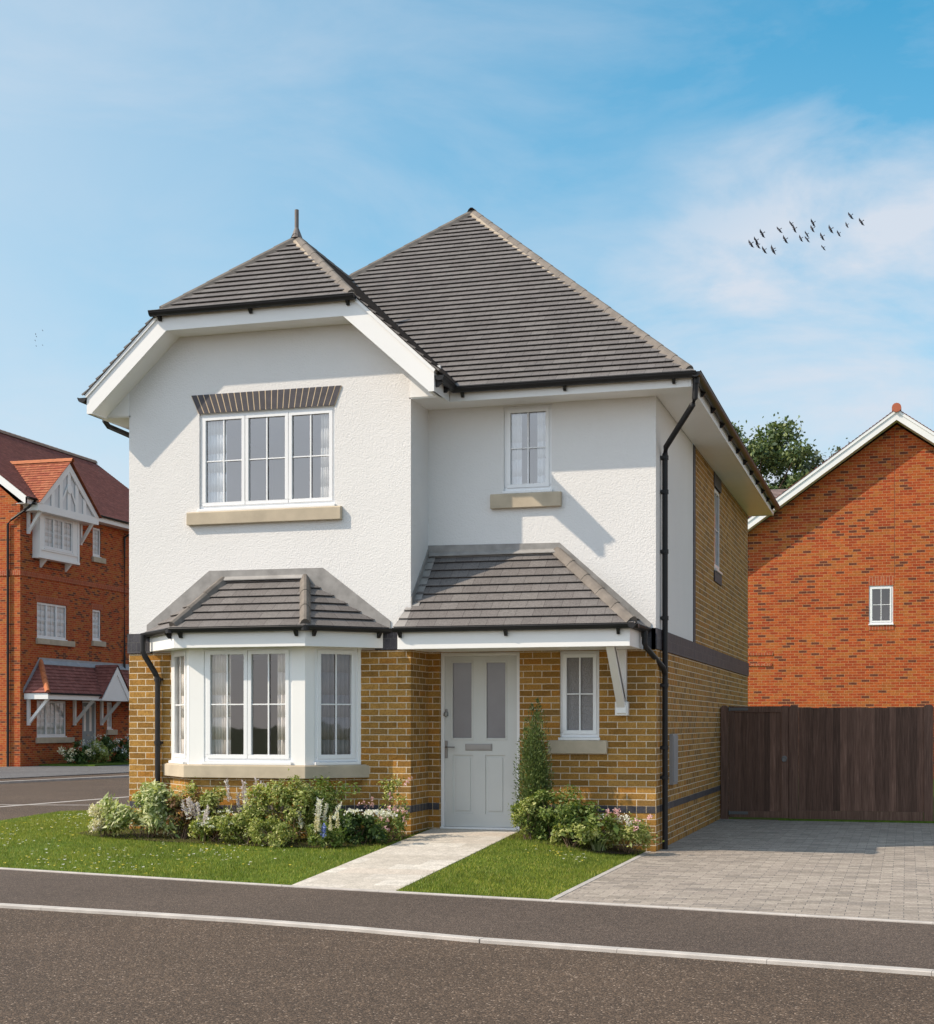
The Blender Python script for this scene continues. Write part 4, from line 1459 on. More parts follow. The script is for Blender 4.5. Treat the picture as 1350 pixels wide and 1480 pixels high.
    for x in (pl_ + .07, -1.55, -0.27):
        bracket(mb, x, -0.880, gz - .005, (0, -1, 0))
    mb.tube([(-0.09, -0.25, gz - .03), (-0.09, -0.25, 2.40), (-0.07, -0.20, 2.34), (px - .01, py - .10, 2.14), (px, py, 2.06)], r * .95, 10)
    mb.tube([(-0.09, -0.25, 2.53), (-0.09, -0.25, 2.47)], r + .006, 10)
    mb.build('gutter', 'black', po)
    # gallows bracket carrying the porch
    mb = MB()
    bx0, bx1 = -0.435, -0.335
    mb.box(bx0, bx1, -0.075, -0.001, 1.62, f0 + .003)
    mb.box(bx0 - .025, bx1 + .025, -0.10, -0.001, 1.575, 1.735)
    mb.box(bx0 - .008, bx1 + .008, -0.125, -0.101, 1.60, 1.70)
    mb.prism([(bx0 + .004, -.076, 1.70), (bx0 + .004, -.76, f0 + .003), (bx0 + .004, -.62, f0 + .003), (bx0 + .004, -.076, 1.84)], (bx1 - bx0 - .008, 0, 0))
    mb.prism([(bx0 + .004, -.12, 1.66), (bx0 + .004, -.80, f0 + .002), (bx0 + .004, -.69, f0 + .002), (bx0 + .004, -.06, 1.76)], (bx1 - bx0 - .008, 0, 0))
    mb.build('porch_bracket', 'white', po, bevel=0.004)
    return H


build_house()


# ------------------------------------------------------------------ red brick house across the road (left)
def build_left_house():
    XC, Y0, Y1, XB = -26.54, 27.89, 39.7, -34.9
    H = thing('red_brick_house', 'tall red brick three-storey house with tiled canopy and white gablet across the road', 'house', (XC, Y0 + 5, 0))
    P = frame_of((XC, Y0), (0, 1), (1, 0))
    Q = frame_of((XB, Y0), (1, 0), (0, -1))
    U = lambda y: y - Y0
    EZ = 9.03
    S = 0.74
    ex = XC + 0.42
    rx = -30.72
    rz = 9.30 + S * (ex - rx)
    ws = [(U(28.93), U(30.90), 4.49, 5.77), (U(32.66), U(33.29), 4.60, 5.78), (U(32.68), U(33.29), 7.76, 8.87),
          (U(28.92), U(30.86), 0.99, 2.30), (U(33.72), U(34.15), 1.25, 2.30)]
    dr = (U(31.93), U(32.97), 0.12, 2.31)
    mb = MB()
    wall(mb, P, 0, Y1 - Y0, -0.1, EZ, ws + [dr], 0.10)
    mb.face([Q(0, -.1, 0), Q(XC - XB, -.1, 0), Q(XC - XB, EZ, 0), Q(rx - XB, rz - .25, 0), Q(0, EZ, 0)])
    mb.face([(XB, Y1, -.1), (XC, Y1, -.1), (XC, Y1, EZ), (rx, Y1, rz - .25), (XB, Y1, EZ)][::-1])
    mb.face([(XB, Y1, -.1), (XB, Y0, -.1), (XB, Y0, EZ), (XB, Y1, EZ)])
    mb.build('wall', 'red', H)
    # string course, soldier heads
    mb = MB()
    mb.pbox(P, 0.0, Y1 - Y0, 6.60, 6.78, -.05, .03)
    mb.pbox(Q, 0.0, XC - XB + .03, 6.60, 6.78, -.05, .03)
    mb.build('string_course', 'red_soldier', H)
    for (a, b, c, d) in (ws[0], ws[1]):
        mb = MB()
        mb.pbox(P, a - .1, b + .1, d + .002, d + .225, -.05, .006)
        mb.build('window_arch', 'red_soldier', H)
    for k, (a, b, c, d) in enumerate(ws):
        L = 3 if b - a > 1 else 1
        w = window(H, P, a, b, c, d, lights=L, dep=0.05)
        sill_box(w, P, a - .08, b + (.40 if L == 3 else .22), c - .2, c - .002, .09)
        room(H, P, a - .1, b + .1, c - .1, d + .1, 1.2, -.14)
        where = ('first-floor three-light window', 'first-floor narrow window', 'narrow window under the eaves', 'ground-floor three-light window', 'ground-floor narrow window')[k]
        curtain(P, a + .05, b - .05, c + .05, d - .03, -.115, 'cream curtain behind the ' + where + ' of the far red house', 'curtain_white', 8 if L == 3 else 3, .012)
    # front door
    mb = MB()
    wall(mb, lambda u, z, k: P(u, z, -.07 + k), dr[0] + .06, dr[1] - .06, dr[2], dr[3] - .05, [(dr[0] + .22, dr[0] + .42, 1.2, 2.12), (dr[1] - .42, dr[1] - .22, 1.2, 2.12)], .02)
    D = mb.build('front_door', 'grey_door', H)
    mb = MB()
    for a in (dr[0] + .22, dr[1] - .42):
        mb.pbox(P, a, a + .2, 1.2, 2.12, -.10, -.088)
    mb.build('door_light', 'curtain', D)
    mb = MB()
    mb.pbox(P, dr[0], dr[0] + .06, dr[2], dr[3], -.1, -.04)
    mb.pbox(P, dr[1] - .06, dr[1], dr[2], dr[3], -.1, -.04)
    mb.pbox(P, dr[0] + .06, dr[1] - .06, dr[3] - .05, dr[3], -.1, -.04)
    mb.build('door_frame', 'upvc', D)
    mb = MB()
    mb.pbox(P, dr[0] + .42, dr[1] - .42, 1.02, 1.08, -.07, -.055)
    mb.build('letterbox', 'metal', D)
    # roof
    mb = MB()
    yv0, yv1 = Y0 - .28, Y1 + .28
    tile_plane(mb, [(ex + .04, yv0, 9.27), (ex + .04, yv1, 9.27), (rx, yv1, rz), (rx, yv0, rz)], 0.11, .016, 21)
    tile_plane(mb, [(2 * rx - ex, yv0, 9.3), (2 * rx - ex, yv1, 9.3), (rx, yv1, rz), (rx, yv0, rz)], 0.11, .016, 22)
    R = mb.build('roof', 'red_tile', H)
    mb = MB()
    cap_line(mb, (rx, yv1, rz + .03), (rx, yv0, rz + .03), .13, .08)
    mb.build('ridge_tile', plain('brown_ridge_tile', (0.30, 0.20, 0.15), .8, .1, 6), R)
    mb = MB()
    mb.box(ex - .03, ex, yv0, yv1, EZ, 9.25)
    mb.box(XC, ex - .031, yv0 + .03, yv1, EZ + .004, EZ + .02)
    # bargeboard on the near gable
    for sgn in (1, -1):
        e = ex if sgn > 0 else 2 * rx - ex
        mb.prism([(e, yv0, EZ), (e, yv0, 9.27), (rx, yv0, rz - .02), (rx, yv0, rz - .34), (e - sgn * .06, yv0, EZ)], (0, .05, 0))
        mb.face([(e - sgn * .06, yv0 + .05, EZ + .01), (e - sgn * .06, Y0, EZ + .01), (rx, Y0, rz - .33), (rx, yv0 + .05, rz - .33)])
    mb.build('fascia', 'white', R)
    mb = MB()
    mb.gutter((ex + .06, yv0, 9.25), (ex + .06, yv1, 9.25), (1, 0, 0), .06)
    mb.build('gutter', 'black', R)
    mb = MB()
    y = 34.95
    mb.tube([(ex + .05, y + .15, 9.2), (ex, y + .12, 8.98), (XC + .06, y, 8.75), (XC + .06, y, 3.55)], .045, 8)
    mb.build('downpipe', 'black', H)
    mb = MB()
    x = XC - .44
    mb.tube([(ex - .02, Y0 + .25, 9.2), (ex - .02, Y0 - .05, 8.95), (x + .15, Y0 - .07, 8.52), (x, Y0 - .07, 8.38), (x, Y0 - .07, 0.0)], .045, 8)
    mb.build('downpipe', 'black', H)
    # gablet over the oriel
    gx, ya, yb, ym, zb, zt = -25.94, 28.06, 32.08, 30.06, 9.08, 10.78
    F = lambda y, z, d: Vector((gx + d, y, z))
    mb = MB()
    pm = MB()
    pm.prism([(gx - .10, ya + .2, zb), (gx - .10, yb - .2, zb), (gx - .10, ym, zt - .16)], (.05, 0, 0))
    mb.box(gx - .6, gx, ya, yb, zb - .24, zb + .02)
    for s in (-1, 1):
        e = ya if s < 0 else yb
        mb.prism([(gx - .03, e, zb + .02), (gx - .03, e - s * .30, zb + .02), (gx - .03, ym, zt - .30), (gx - .03, ym, zt)] if s > 0 else
                 [(gx - .03, e, zb + .02), (gx - .03, ym, zt), (gx - .03, ym, zt - .30), (gx - .03, e + .30, zb + .02)], (.05, 0, 0))
    for y in (ym - 1.05, ym - .52, ym, ym + .52, ym + 1.05):
        t = zt - .25 - abs(y - ym) * .84
        mb.box(gx - .035, gx - .005, y - .10, y + .10, zb + .02, max(t, zb + .1))
    for s in (-1, 1):
        mb.prism([(gx - .032, ym + s * .10, zb + .75), (gx - .032, ym + s * .10, zb + .92), (gx - .032, ym + s * .46, zb + .35), (gx - .032, ym + s * .46, zb + .20)], (.025, 0, 0))
    mb.tube([(gx - .03, ym, zb + .78), (gx + .03, ym, zb + .78)], .16, 12)
    gb = mb.build('gablet', 'white', H)
    pm.build('gablet_panel', plain('shade_grey_panel', (0.72, 0.72, 0.72), .6, .03), gb)  # greyer than the white timbers, painting in the shade of the recesses
    mb = MB()
    xbk = ex + .04 - (zt + .1 - 9.27) / S - .1
    tile_plane(mb, [(gx + .1, ya - .06, zb + .02), (xbk + 2.4, ya - .06, zb + .02), (xbk, ym, zt + .10), (gx + .1, ym, zt + .10)], .16, .02, 23)
    tile_plane(mb, [(gx + .1, yb + .06, zb + .02), (xbk + 2.4, yb + .06, zb + .02), (xbk, ym, zt + .10), (gx + .1, ym, zt + .10)], .16, .02, 24)
    gr = mb.build('gablet_roof', 'orange_tile', H)
    mb = MB()
    cap_line(mb, (xbk, ym, zt + .13), (gx + .12, ym, zt + .13), .11, .07)
    mb.build('ridge_tile', 'orange', gr)
    mb = MB()
    mb.gutter((gx - .02, ya - .10, zb - .01), (ex + .05, ya - .10, zb - .01), (0, -1, 0), .05)
    mb.build('gutter', 'black', gr)
    # braces under the gablet
    for y in (28.33, 31.75):
        mb = MB()
        mb.box(XC + .001, XC + .09, y - .05, y + .05, 8.08, 8.84)
        mb.prism([(XC + .09, y - .045, 8.12), (XC + .58, y - .045, 8.84), (XC + .45, y - .045, 8.84), (XC + .09, y - .045, 8.28)], (0, .09, 0))
        mb.build('brace', 'white', H)
    # oriel
    o0, o1 = U(28.65), U(31.24)
    mb = MB()
    wall(mb, lambda u, z, d: P(u, z, d + .28), o0, o1, 7.30, 8.84, [(o0 + .28, o1 - .42, 7.62, 8.80)], .06)
    mb.face([P(o0, 7.3, 0), P(o0, 7.3, .28), P(o0, 8.84, .28), P(o0, 8.84, 0)])
    mb.face([P(o1, 7.3, .28), P(o1, 7.3, 0), P(o1, 8.84, 0), P(o1, 8.84, .28)])
    mb.face([P(o0, 7.3, 0), P(o1, 7.3, 0), P(o1, 7.3, .28), P(o0, 7.3, .28)])
    for u in (o0, o1 - .10):
        mb.pbox(P, u, u + .10, 7.3, 8.84, .281, .30)
    mb.pbox(P, o0 - .02, o1 + .02, 7.28, 7.36, .0, .31)
    mb.pbox(P, o0 + .1, o1 - .1, 7.56, 7.62, .281, .31)
    orl = mb.build('oriel_window', 'white', H)
    Po = lambda u, z, d: P(u, z, d + .28)
    w = window(orl, Po, o0 + .28, o1 - .42, 7.62, 8.80, lights=3, dep=.02)
    w.location = (0, 0, 0)
    room(H, Po, o0 + .2, o1 - .3, 7.55, 8.83, 1.2, -.12)
    curtain(Po, o0 + .32, o1 - .46, 7.66, 8.77, -.085, 'cream curtain behind the white oriel window of the far red house', 'curtain_white', 9, .012)
    for u in (o0 + .45, o1 - .5):
        mb = MB()
        mb.prism([P(u, 7.0, .0), P(u, 7.29, .26), P(u, 7.29, .0)], (0, .12, 0))
        mb.build('corbel', 'white', H)
    # canopy over the ground floor
    pr = .95
    cy0, cy1 = 28.12, 37.5
    ez, tz = 2.55, 3.66
    xE = XC + pr
    mb = MB()
    tile_plane(mb, [(xE + .03, cy0 - .03, ez), (xE + .03, cy1, ez), (XC, cy1, tz), (XC, cy0 + 1.0, tz)], .16, .022, 25)
    tile_plane(mb, [(xE + .03, cy0 - .03, ez), (XC, cy0 - .03, ez), (XC, cy0 + 1.0, tz)], .16, .022, 26)
    cn = mb.build('canopy_roof', 'red_tile', H)
    mb = MB()
    cap_line(mb, (xE, cy0, ez + .05), (XC + .03, cy0 + 1.0, tz + .04), .10, .06)
    mb.build('hip_tile', 'orange', cn)
    mb = MB()
    mb.prism([(XC + .002, cy0 - .05, ez), (XC + .002, cy0 - .05, ez + .15), (XC + .002, cy0 + .95, tz + .15), (XC + .002, cy1, tz + .15), (XC + .002, cy1, tz - .03), (XC + .002, cy0 + .98, tz - .03)], (.012, 0, 0))
    mb.prism([(XC + .015, cy0 + .98, tz + .05), (XC + .13, cy0 + .98, tz - .09), (XC + .13, cy0 + .98, tz - .07), (XC + .015, cy0 + .98, tz + .07)], (0, cy1 - cy0 - .98, 0))
    mb.build('flashing', plain('grey_lead', (0.33, 0.34, 0.36), .55, .08, 5), cn)
    mb = MB()
    mb.box(xE - .03, xE, cy0, cy1, 2.33, 2.53)
    mb.box(XC + .002, xE - .031, cy0, cy0 + .03, 2.33, 2.53)
    mb.box(XC + .002, xE - .031, cy0 + .031, cy1, 2.335, 2.35)
    mb.build('fascia', 'white', cn)
    mb = MB()
    mb.gutter((xE + .05, cy0 - .04, 2.54), (xE + .05, 31.55, 2.54), (1, 0, 0), .05)
    mb.build('gutter', 'black', cn)
    gy0, gy1, gm = 31.55, 33.85, 32.70
    mb = MB()
    mb.prism([(xE + .01, gy0, 2.33), (xE + .01, gy1, 2.33), (xE + .01, gm, 3.56)], (.04, 0, 0))
    for s, e in ((-1, gy0), (1, gy1)):
        a = [(xE + .05, e, 2.33), (xE + .05, gm, 3.60), (xE + .05, gm, 3.30), (xE + .05, e - s * .28, 2.33)]
        mb.prism(a if s < 0 else a[::-1], (.03, 0, 0))
    mb.build('canopy_gablet', 'white', cn)
    mb = MB()
    tile_plane(mb, [(xE + .1, gy0 - .04, 2.40), (XC + .8, gy0 - .04, 2.40), (XC + .1, gm, 3.68), (xE + .1, gm, 3.68)], .16, .02, 27)
    tile_plane(mb, [(xE + .1, gy1 + .04, 2.40), (XC + .8, gy1 + .04, 2.40), (XC + .1, gm, 3.68), (xE + .1, gm, 3.68)], .16, .02, 28)
    cg = mb.build('gablet_roof', 'red_tile', cn)
    cg['label'] = 'small gabled roof over the door'
    for y in (28.34, 31.33, 33.25):
        mb = MB()
        mb.box(XC + .001, XC + .09, y - .055, y + .055, 1.42, 2.335)
        mb.prism([(XC + .09, y - .045, 1.47), (XC + .88, y - .045, 2.335), (XC + .74, y - .045, 2.335), (XC + .09, y - .045, 1.62)], (0, .09, 0))
        mb.build('brace', 'white', H)


build_left_house()


# ------------------------------------------------------------------ red brick house behind the fence (right), far house, trees
def build_right_house():
    YN = 25.43
    AX, AZ, S = 2.515, 10.03, 0.712
    EZ = 5.6
    hw = (AZ - EZ) / S
    H = thing('gabled_brick_house', 'orange-red brick house showing its gable with white bargeboards above the dark fence', 'house', (AX, YN, 0))
    P = frame_of((AX - hw + .4, YN), (1, 0), (0, -1))
    x0 = AX - hw + .4
    wn = (1.782 - x0, 2.424 - x0, 4.19, 5.275)
    mb = MB()
    wd = 2 * (hw - .4)
    wall(mb, P, 0, wd, -.1, EZ, [wn], .06)
    mb.face([P(0, EZ, 0), P(wd, EZ, 0), P(wd / 2, AZ - .36, 0)])
    for x in (x0, x0 + wd):
        mb.face([(x, YN, -.1), (x, YN + 11, -.1), (x, YN + 11, EZ), (x, YN, EZ)])
    mb.face([(x0, YN + 11, -.1), (x0 + wd, YN + 11, -.1), (x0 + wd, YN + 11, EZ), (AX, YN + 11, AZ - .36), (x0, YN + 11, EZ)])
    mb.build('wall', 'red', H)
    w = window(H, P, *wn, lights=1, dep=.02, fw=.06, sw=.04)
    room(H, P, wn[0] - .1, wn[1] + .1, 4.1, 5.3, 1.5, -.12)
    mb = MB()
    mb.pbox(P, wn[0] - .02, wn[1] + .02, wn[3] + .002, wn[3] + .26, -.05, .006)
    mb.build('window_arch', 'red_soldier', H)
    mb = MB()
    mb.pbox(P, wn[0] - .02, wn[1] + .02, wn[2] - .13, wn[2] - .002, -.05, .012)
    mb.build('sill', 'red_soldier', H)
    mb = MB()
    u = 2.455 - x0
    mb.pbox(P, u, u + .014, 5.54, 9.5, -.02, .002)
    mb.build('movement_joint', plain('dark_sealant', (0.16, 0.06, 0.03), .8), H)
    mb = MB()
    mb.pbox(P, 0.0, -0.82 - x0, 3.40, 3.475, -.05, .02)
    mb.pbox(P, 0.0, -0.84 - x0, 3.10, 3.175, -.05, .02)
    mb.build('string_course', 'red_soldier', H)
    yv = YN - .41
    mb = MB()
    ex = hw + .05
    tile_plane(mb, [(AX - ex, yv - .03, AZ - S * ex), (AX - ex, YN + 11.3, AZ - S * ex), (AX, YN + 11.3, AZ), (AX, yv - .03, AZ)], .11, .016, 31)
    tile_plane(mb, [(AX + ex, yv - .03, AZ - S * ex), (AX + ex, YN + 11.3, AZ - S * ex), (AX, YN + 11.3, AZ), (AX, yv - .03, AZ)], .11, .016, 32)
    R = mb.build('roof', 'red_tile', H)
    mb = MB()
    mb.tube([(AX, yv - .08, AZ + .02), (AX, YN + 11.3, AZ + .02)], .125, 12)
    mb.build('ridge_tile', plain('terracotta', (0.40, 0.11, 0.055), .7, .08), R)
    mb = MB()
    for s in (-1, 1):
        A = lambda k, z: (AX + s * k, yv, AZ - S * k + z)
        mb.prism([A(0, -.02), A(hw, -.02), A(hw, -.30), A(0, -.30)] if s < 0 else [A(0, -.30), A(hw, -.30), A(hw, -.02), A(0, -.02)], (0, .03, 0))
        A2 = lambda k, z: (AX + s * k, yv - .022, AZ - S * k + z)
        mb.prism([A2(0, -.015), A2(hw, -.015), A2(hw, -.10), A2(0, -.10)] if s < 0 else [A2(0, -.10), A2(hw, -.10), A2(hw, -.015), A2(0, -.015)], (0, .02, 0))
        mb.face([(AX, yv + .03, AZ - .292), (AX + s * hw, yv + .03, AZ - S * hw - .292), (AX + s * hw, YN, AZ - S * hw - .292), (AX, YN, AZ - .292)])
    mb.build('bargeboard', 'white', R)
    # far house seen in the notch between the two roofs
    D = thing('distant_house', 'far house with a low pinkish roof and pale gutter between the two roofs', 'house', (-2, 36, 0))
    mb = MB()
    mb.box(-7.5, 3.5, 36.2, 43, -.1, 9.05)
    D1 = mb.build('wall', plain('brown_brick', (0.14, 0.075, 0.055), .9, .1, 3), D)
    mb = MB()
    tile_plane(mb, [(-8, 35.8, 9.17), (4, 35.8, 9.17), (3, 37.2, 9.85), (-7, 37.2, 9.85)], .16, .02, 41)
    tile_plane(mb, [(-8, 43.4, 9.17), (4, 43.4, 9.17), (3, 42.0, 9.85), (-7, 42.0, 9.85)], .16, .02, 42)
    mb.face([(-7, 37.2, 9.85), (3, 37.2, 9.85), (3, 42, 9.85), (-7, 42, 9.85)])
    mb.build('roof', plain('pink_grey_tile', (0.26, 0.19, 0.175), .8, .08, 3), D)
    mb = MB()
    mb.box(-8, 4, 35.72, 35.8, 9.04, 9.17)
    mb.build('gutter', plain('pale_gutter', (0.62, 0.58, 0.58), .5), D)


build_right_house()


def blob_points(rng, n, clumps, rad, squash=0.8):
    """points scattered in soft clumps; returns points and outward directions"""
    k = len(clumps)
    idx = rng.integers(k, size=n)
    d = unit(rng.normal(size=(n, 3)))
    r = rng.random((n, 1)) ** 0.45
    r = np.where(rng.random((n, 1)) < 0.14, r * rng.uniform(1.0, 1.9, (n, 1)), r)
    rr = rad[idx][:, None] if hasattr(rad, '__len__') else rad
    off = d * r * rr * np.array([1, 1, squash])
    return clumps[idx] + off, off


def build_tree(label, loc, height, crown, n, seed, mat):
    rng = np.random.default_rng(seed)
    T = thing('tree', label, 'tree', loc)
    cz = height - crown[2]
    mb = MB()
    mb.tube([(0, 0, -.1), (.1, .05, cz * .5), (0.02, 0, cz)], .28, 10, r1=.13)
    clumps = []
    for i in range(58):
        d = unit(rng.normal(size=(1, 3)))[0]
        r = rng.uniform(.35, 1.0)
        c = np.array([d[0] * crown[0] * r, d[1] * crown[1] * r, cz + d[2] * crown[2] * r])
        clumps.append(c)
        if i % 3 == 0:
            mb.tube([(0, 0, cz * .72), (c[0] * .4, c[1] * .4, cz * .75 + (c[2] - cz * .72) * .5), tuple(c)], .07, 6, r1=.012)
    mb.build('trunk', 'bark', T, smooth=True).location = (0, 0, 0)
    clumps = np.array(clumps)
    rad = rng.uniform(.35, .75, len(clumps))
    C, nrm = blob_points(rng, n, clumps, rad)
    V, F = leaf_arrays(rng, C, .14, .085, nrm, .7, droop=.3)
    arr_mesh('crown', V, F, mat, T)
    return T


build_tree('dark green broadleaf tree rising behind the main house eaves', (-2.9, 42.0, 0), 13.5, (3.0, 2.6, 3.0), 32000, 4, 'leaf_tree')
M['leaf_tree_grey'] = m_leaf('grey_green_leaf', [(0.0, (0.05, 0.072, 0.04)), (0.55, (0.11, 0.14, 0.08)), (1.0, (0.20, 0.22, 0.14))], 0.25)
build_tree('lower grey-green tree beside the white gable bargeboard', (-0.1, 43.2, 0), 12.75, (2.5, 2.2, 2.7), 30000, 6, 'leaf_tree_grey')


# ------------------------------------------------------------------ timber fence and gate
YF = 6.187


def board_row(mb, x0, x1, z0, z1, y, w=0.10, th=0.016, seed=0, wav=0.004):
    rng = random.Random(seed)
    n = max(1, round((x1 - x0) / w))
    w = (x1 - x0) / n
    for i in range(n):
        a, b = x0 + i * w, x0 + (i + 1) * w
        yo = y + rng.uniform(-wav, wav)
        t0, t1 = th, th * .45
        tz = z1 + rng.uniform(-.006, .006)
        P = [(a, yo - t1, z0), (b + .008, yo - t0, z0), (b + .008, yo, z0), (a, yo, z0)]
        mb.prism(P, (0, 0, tz - z0))


def build_fence():
    def post(x0, x1, z1, label):
        mb = MB()
        y0, y1 = YF - .045, YF + .055
        mb.box(x0, x1, y0, y1, -.1, z1 - .03)
        xm = (x0 + x1) / 2
        mb.prism([(x0, y0, z1 - .03), (x1, y0, z1 - .03), (x1 - .03, y0, z1), (x0 + .03, y0, z1)], (0, y1 - y0, 0))
        o = mb.build('fence_post', 'wood', None, bevel=.004)
        tag(o, label, 'fence post', 'dark timber fence posts')
    post(0.012, 0.125, 1.762, 'dark timber post fixed to the brick side wall beside the gate')
    post(1.048, 1.185, 1.762, 'dark timber post between the gate and the first fence panel')
    post(3.02, 3.155, 1.765, 'dark timber post standing between the two fence panels')
    for x0, x1, sd, lab in ((1.19, 3.015, 3, 'dark vertical board fence panel next to the gate'), (3.16, 5.0, 4, 'dark board fence panel cut off by the right edge')):
        T = thing('timber_fence', lab, 'fence', (x0, YF, 0), 'dark board fence panels')
        mb = MB()
        board_row(mb, 0, x1 - x0, .16, 1.725, 0.0, seed=sd, th=.022, wav=.007)
        for z in (.35, .95, 1.55):
            mb.box(0, x1 - x0, .012, .05, z - .04, z + .04)
        mb.build('board_panel', 'wood', T).location = (0, 0, 0)
        mb = MB()
        mb.box(0, x1 - x0, -.025, .01, .02, .158)
        mb.build('gravel_board', 'wood', T).location = (0, 0, 0)
    Gt = thing('garden_gate', 'dark stained side gate with ring latch and grey hinges', 'gate', (.13, YF, 0))
    mb = MB()
    board_row(mb, .09, .80, .13, 1.66, -.004, w=.09, seed=8, wav=.001)
    mb.build('board_panel', 'wood', Gt).location = (0, 0, 0)
    mb = MB()
    mb.box(0.005, .088, -.035, .02, .035, 1.752)
    mb.box(.802, .912, -.035, .02, .035, 1.752)
    mb.box(.895, .935, .022, .045, .035, 1.74)
    mb.box(.089, .801, -.032, .018, 1.655, 1.748)
    mb.box(.089, .801, -.032, .018, .038, .135)
    mb.build('gate_frame', 'wood', Gt, bevel=.004).location = (0, 0, 0)
    for z in (1.705, .105):
        mb = MB()
        mb.box(.01, .30, -.042, -.0355, z - .022, z + .022)
        mb.tube([(.012, -.045, z - .03), (.012, -.045, z + .03)], .012, 8)
        mb.build('hinge', plain('hinge_steel', (0.12, 0.12, 0.12), .5, .05), Gt, bevel=.001).location = (0, 0, 0)
    mb = MB()
    mb.tube([(.85, -.036, .95), (.85, -.048, .95)], .042, 14)
    ring = [(.85 + .035 * math.cos(t), -.055, .935 + .035 * math.sin(t)) for t in np.linspace(0, 2 * PI, 13)]
    mb.tube(ring, .006, 6)
    mb.build('ring_latch', plain('latch_steel', (0.16, 0.16, 0.16), .4, .05, metal=.5), Gt).location = (0, 0, 0)


build_fence()


# ------------------------------------------------------------------ planting
def stems(mb, rng, top, n=9, r=.008, base=.05):
    for i in range(n):
        t = top[int(rng.integers(len(top)))]
        b = (rng.normal() * base, rng.normal() * base, -.02)
        m = (t[0] * .45 + b[0] * .4, t[1] * .45 + b[1] * .4, t[2] * .5)
        mb.tube([b, m, tuple(t)], r, 5, r1=r * .35)


def shrub(label, x, y, size, mat, n, leaf=(.05, .022), seed=1, clumps=16, rad=(.28, .45), droop=.15, name='shrub', cat='shrub', twigs=9, flowers=None, group=None, base=.25, twig='twig', grow=(1.42, 1.10)):
    """bushy plant: clumps of leaves on thin stems; flowers = (material, heads, petal size, petals per head, head radius, height range, spike)"""
    rng = np.random.default_rng(seed)
    n, leaf = int(n * 1.7), (leaf[0] * .8, leaf[1] * .8)
    T = thing(name, label, cat, (x, y, lawn_z(x, y) - .01), group)
    w, d, h = size[0] * grow[0], size[1], size[2] * grow[1]
    cl = []
    while len(cl) < clumps:
        v = unit(rng.normal(size=(1, 3)))[0]
        r = rng.uniform(.45, .86)
        c = np.array([v[0] * w / 2 * r, v[1] * d / 2 * r, h * .5 + v[2] * h * .5 * r])
        if c[2] > h * .12:
            cl.append(c)
    cl = np.array(cl)
    rd = rng.uniform(rad[0], rad[1], clumps) * min(w, h) * .5
    C, nrm = blob_points(rng, n, cl, rd, .9)
    C[:, 2] = np.abs(C[:, 2])
    nrm = nrm + (C - np.array([0, 0, h * .35])) * .6
    V, F = leaf_arrays(rng, C, leaf[0], leaf[1], nrm, .55, droop=droop)
    arr_mesh('foliage', V, F, mat, T)
    if twigs:
        mb = MB()
        stems(mb, rng, cl, twigs, r=.007)
        mb.build('stem', twig, T, smooth=True).location = (0, 0, 0)
    for fl in (flowers or []):
        fm, heads, ps, pp, hr, (z0, z1), kind = fl
        Cc = []
        single = heads <= 20
        for i in range(heads):
            v = unit(rng.normal(size=(1, 3)))[0]
            v[1] = -abs(v[1])
            z = rng.uniform(z0, z1) * h
            c0 = np.array([v[0] * w * .46, v[1] * d * .60, z])
            if kind == 'spike':
                q = np.stack([rng.normal(size=pp) * hr * .22, rng.normal(size=pp) * hr * .22, rng.uniform(0, 1, pp) * hr * 3.2], 1)
                q[:, :2] *= (1.15 - q[:, 2:3] / (hr * 3.2))
            elif kind == 'flat':
                q = np.stack([rng.normal(size=pp) * hr * .5, rng.normal(size=pp) * hr * .5, rng.normal(size=pp) * hr * .16], 1)
            else:
                q = unit(rng.normal(size=(pp, 3))) * hr * rng.uniform(.5, 1, (pp, 1))
            Cc.append(c0 + q)
        if single:
            for q in Cc:
                V, F = leaf_arrays(rng, q, ps, ps * .8, None, .9, lsd=.2)
                arr_mesh('flower', V, F, fm, T)
            continue
        Cc = np.concatenate(Cc)
        V, F = leaf_arrays(rng, Cc, ps, ps * .8, None if kind != 'ball' else None, .9, lsd=.2)
        arr_mesh('flower', V, F, fm, T)
    return T


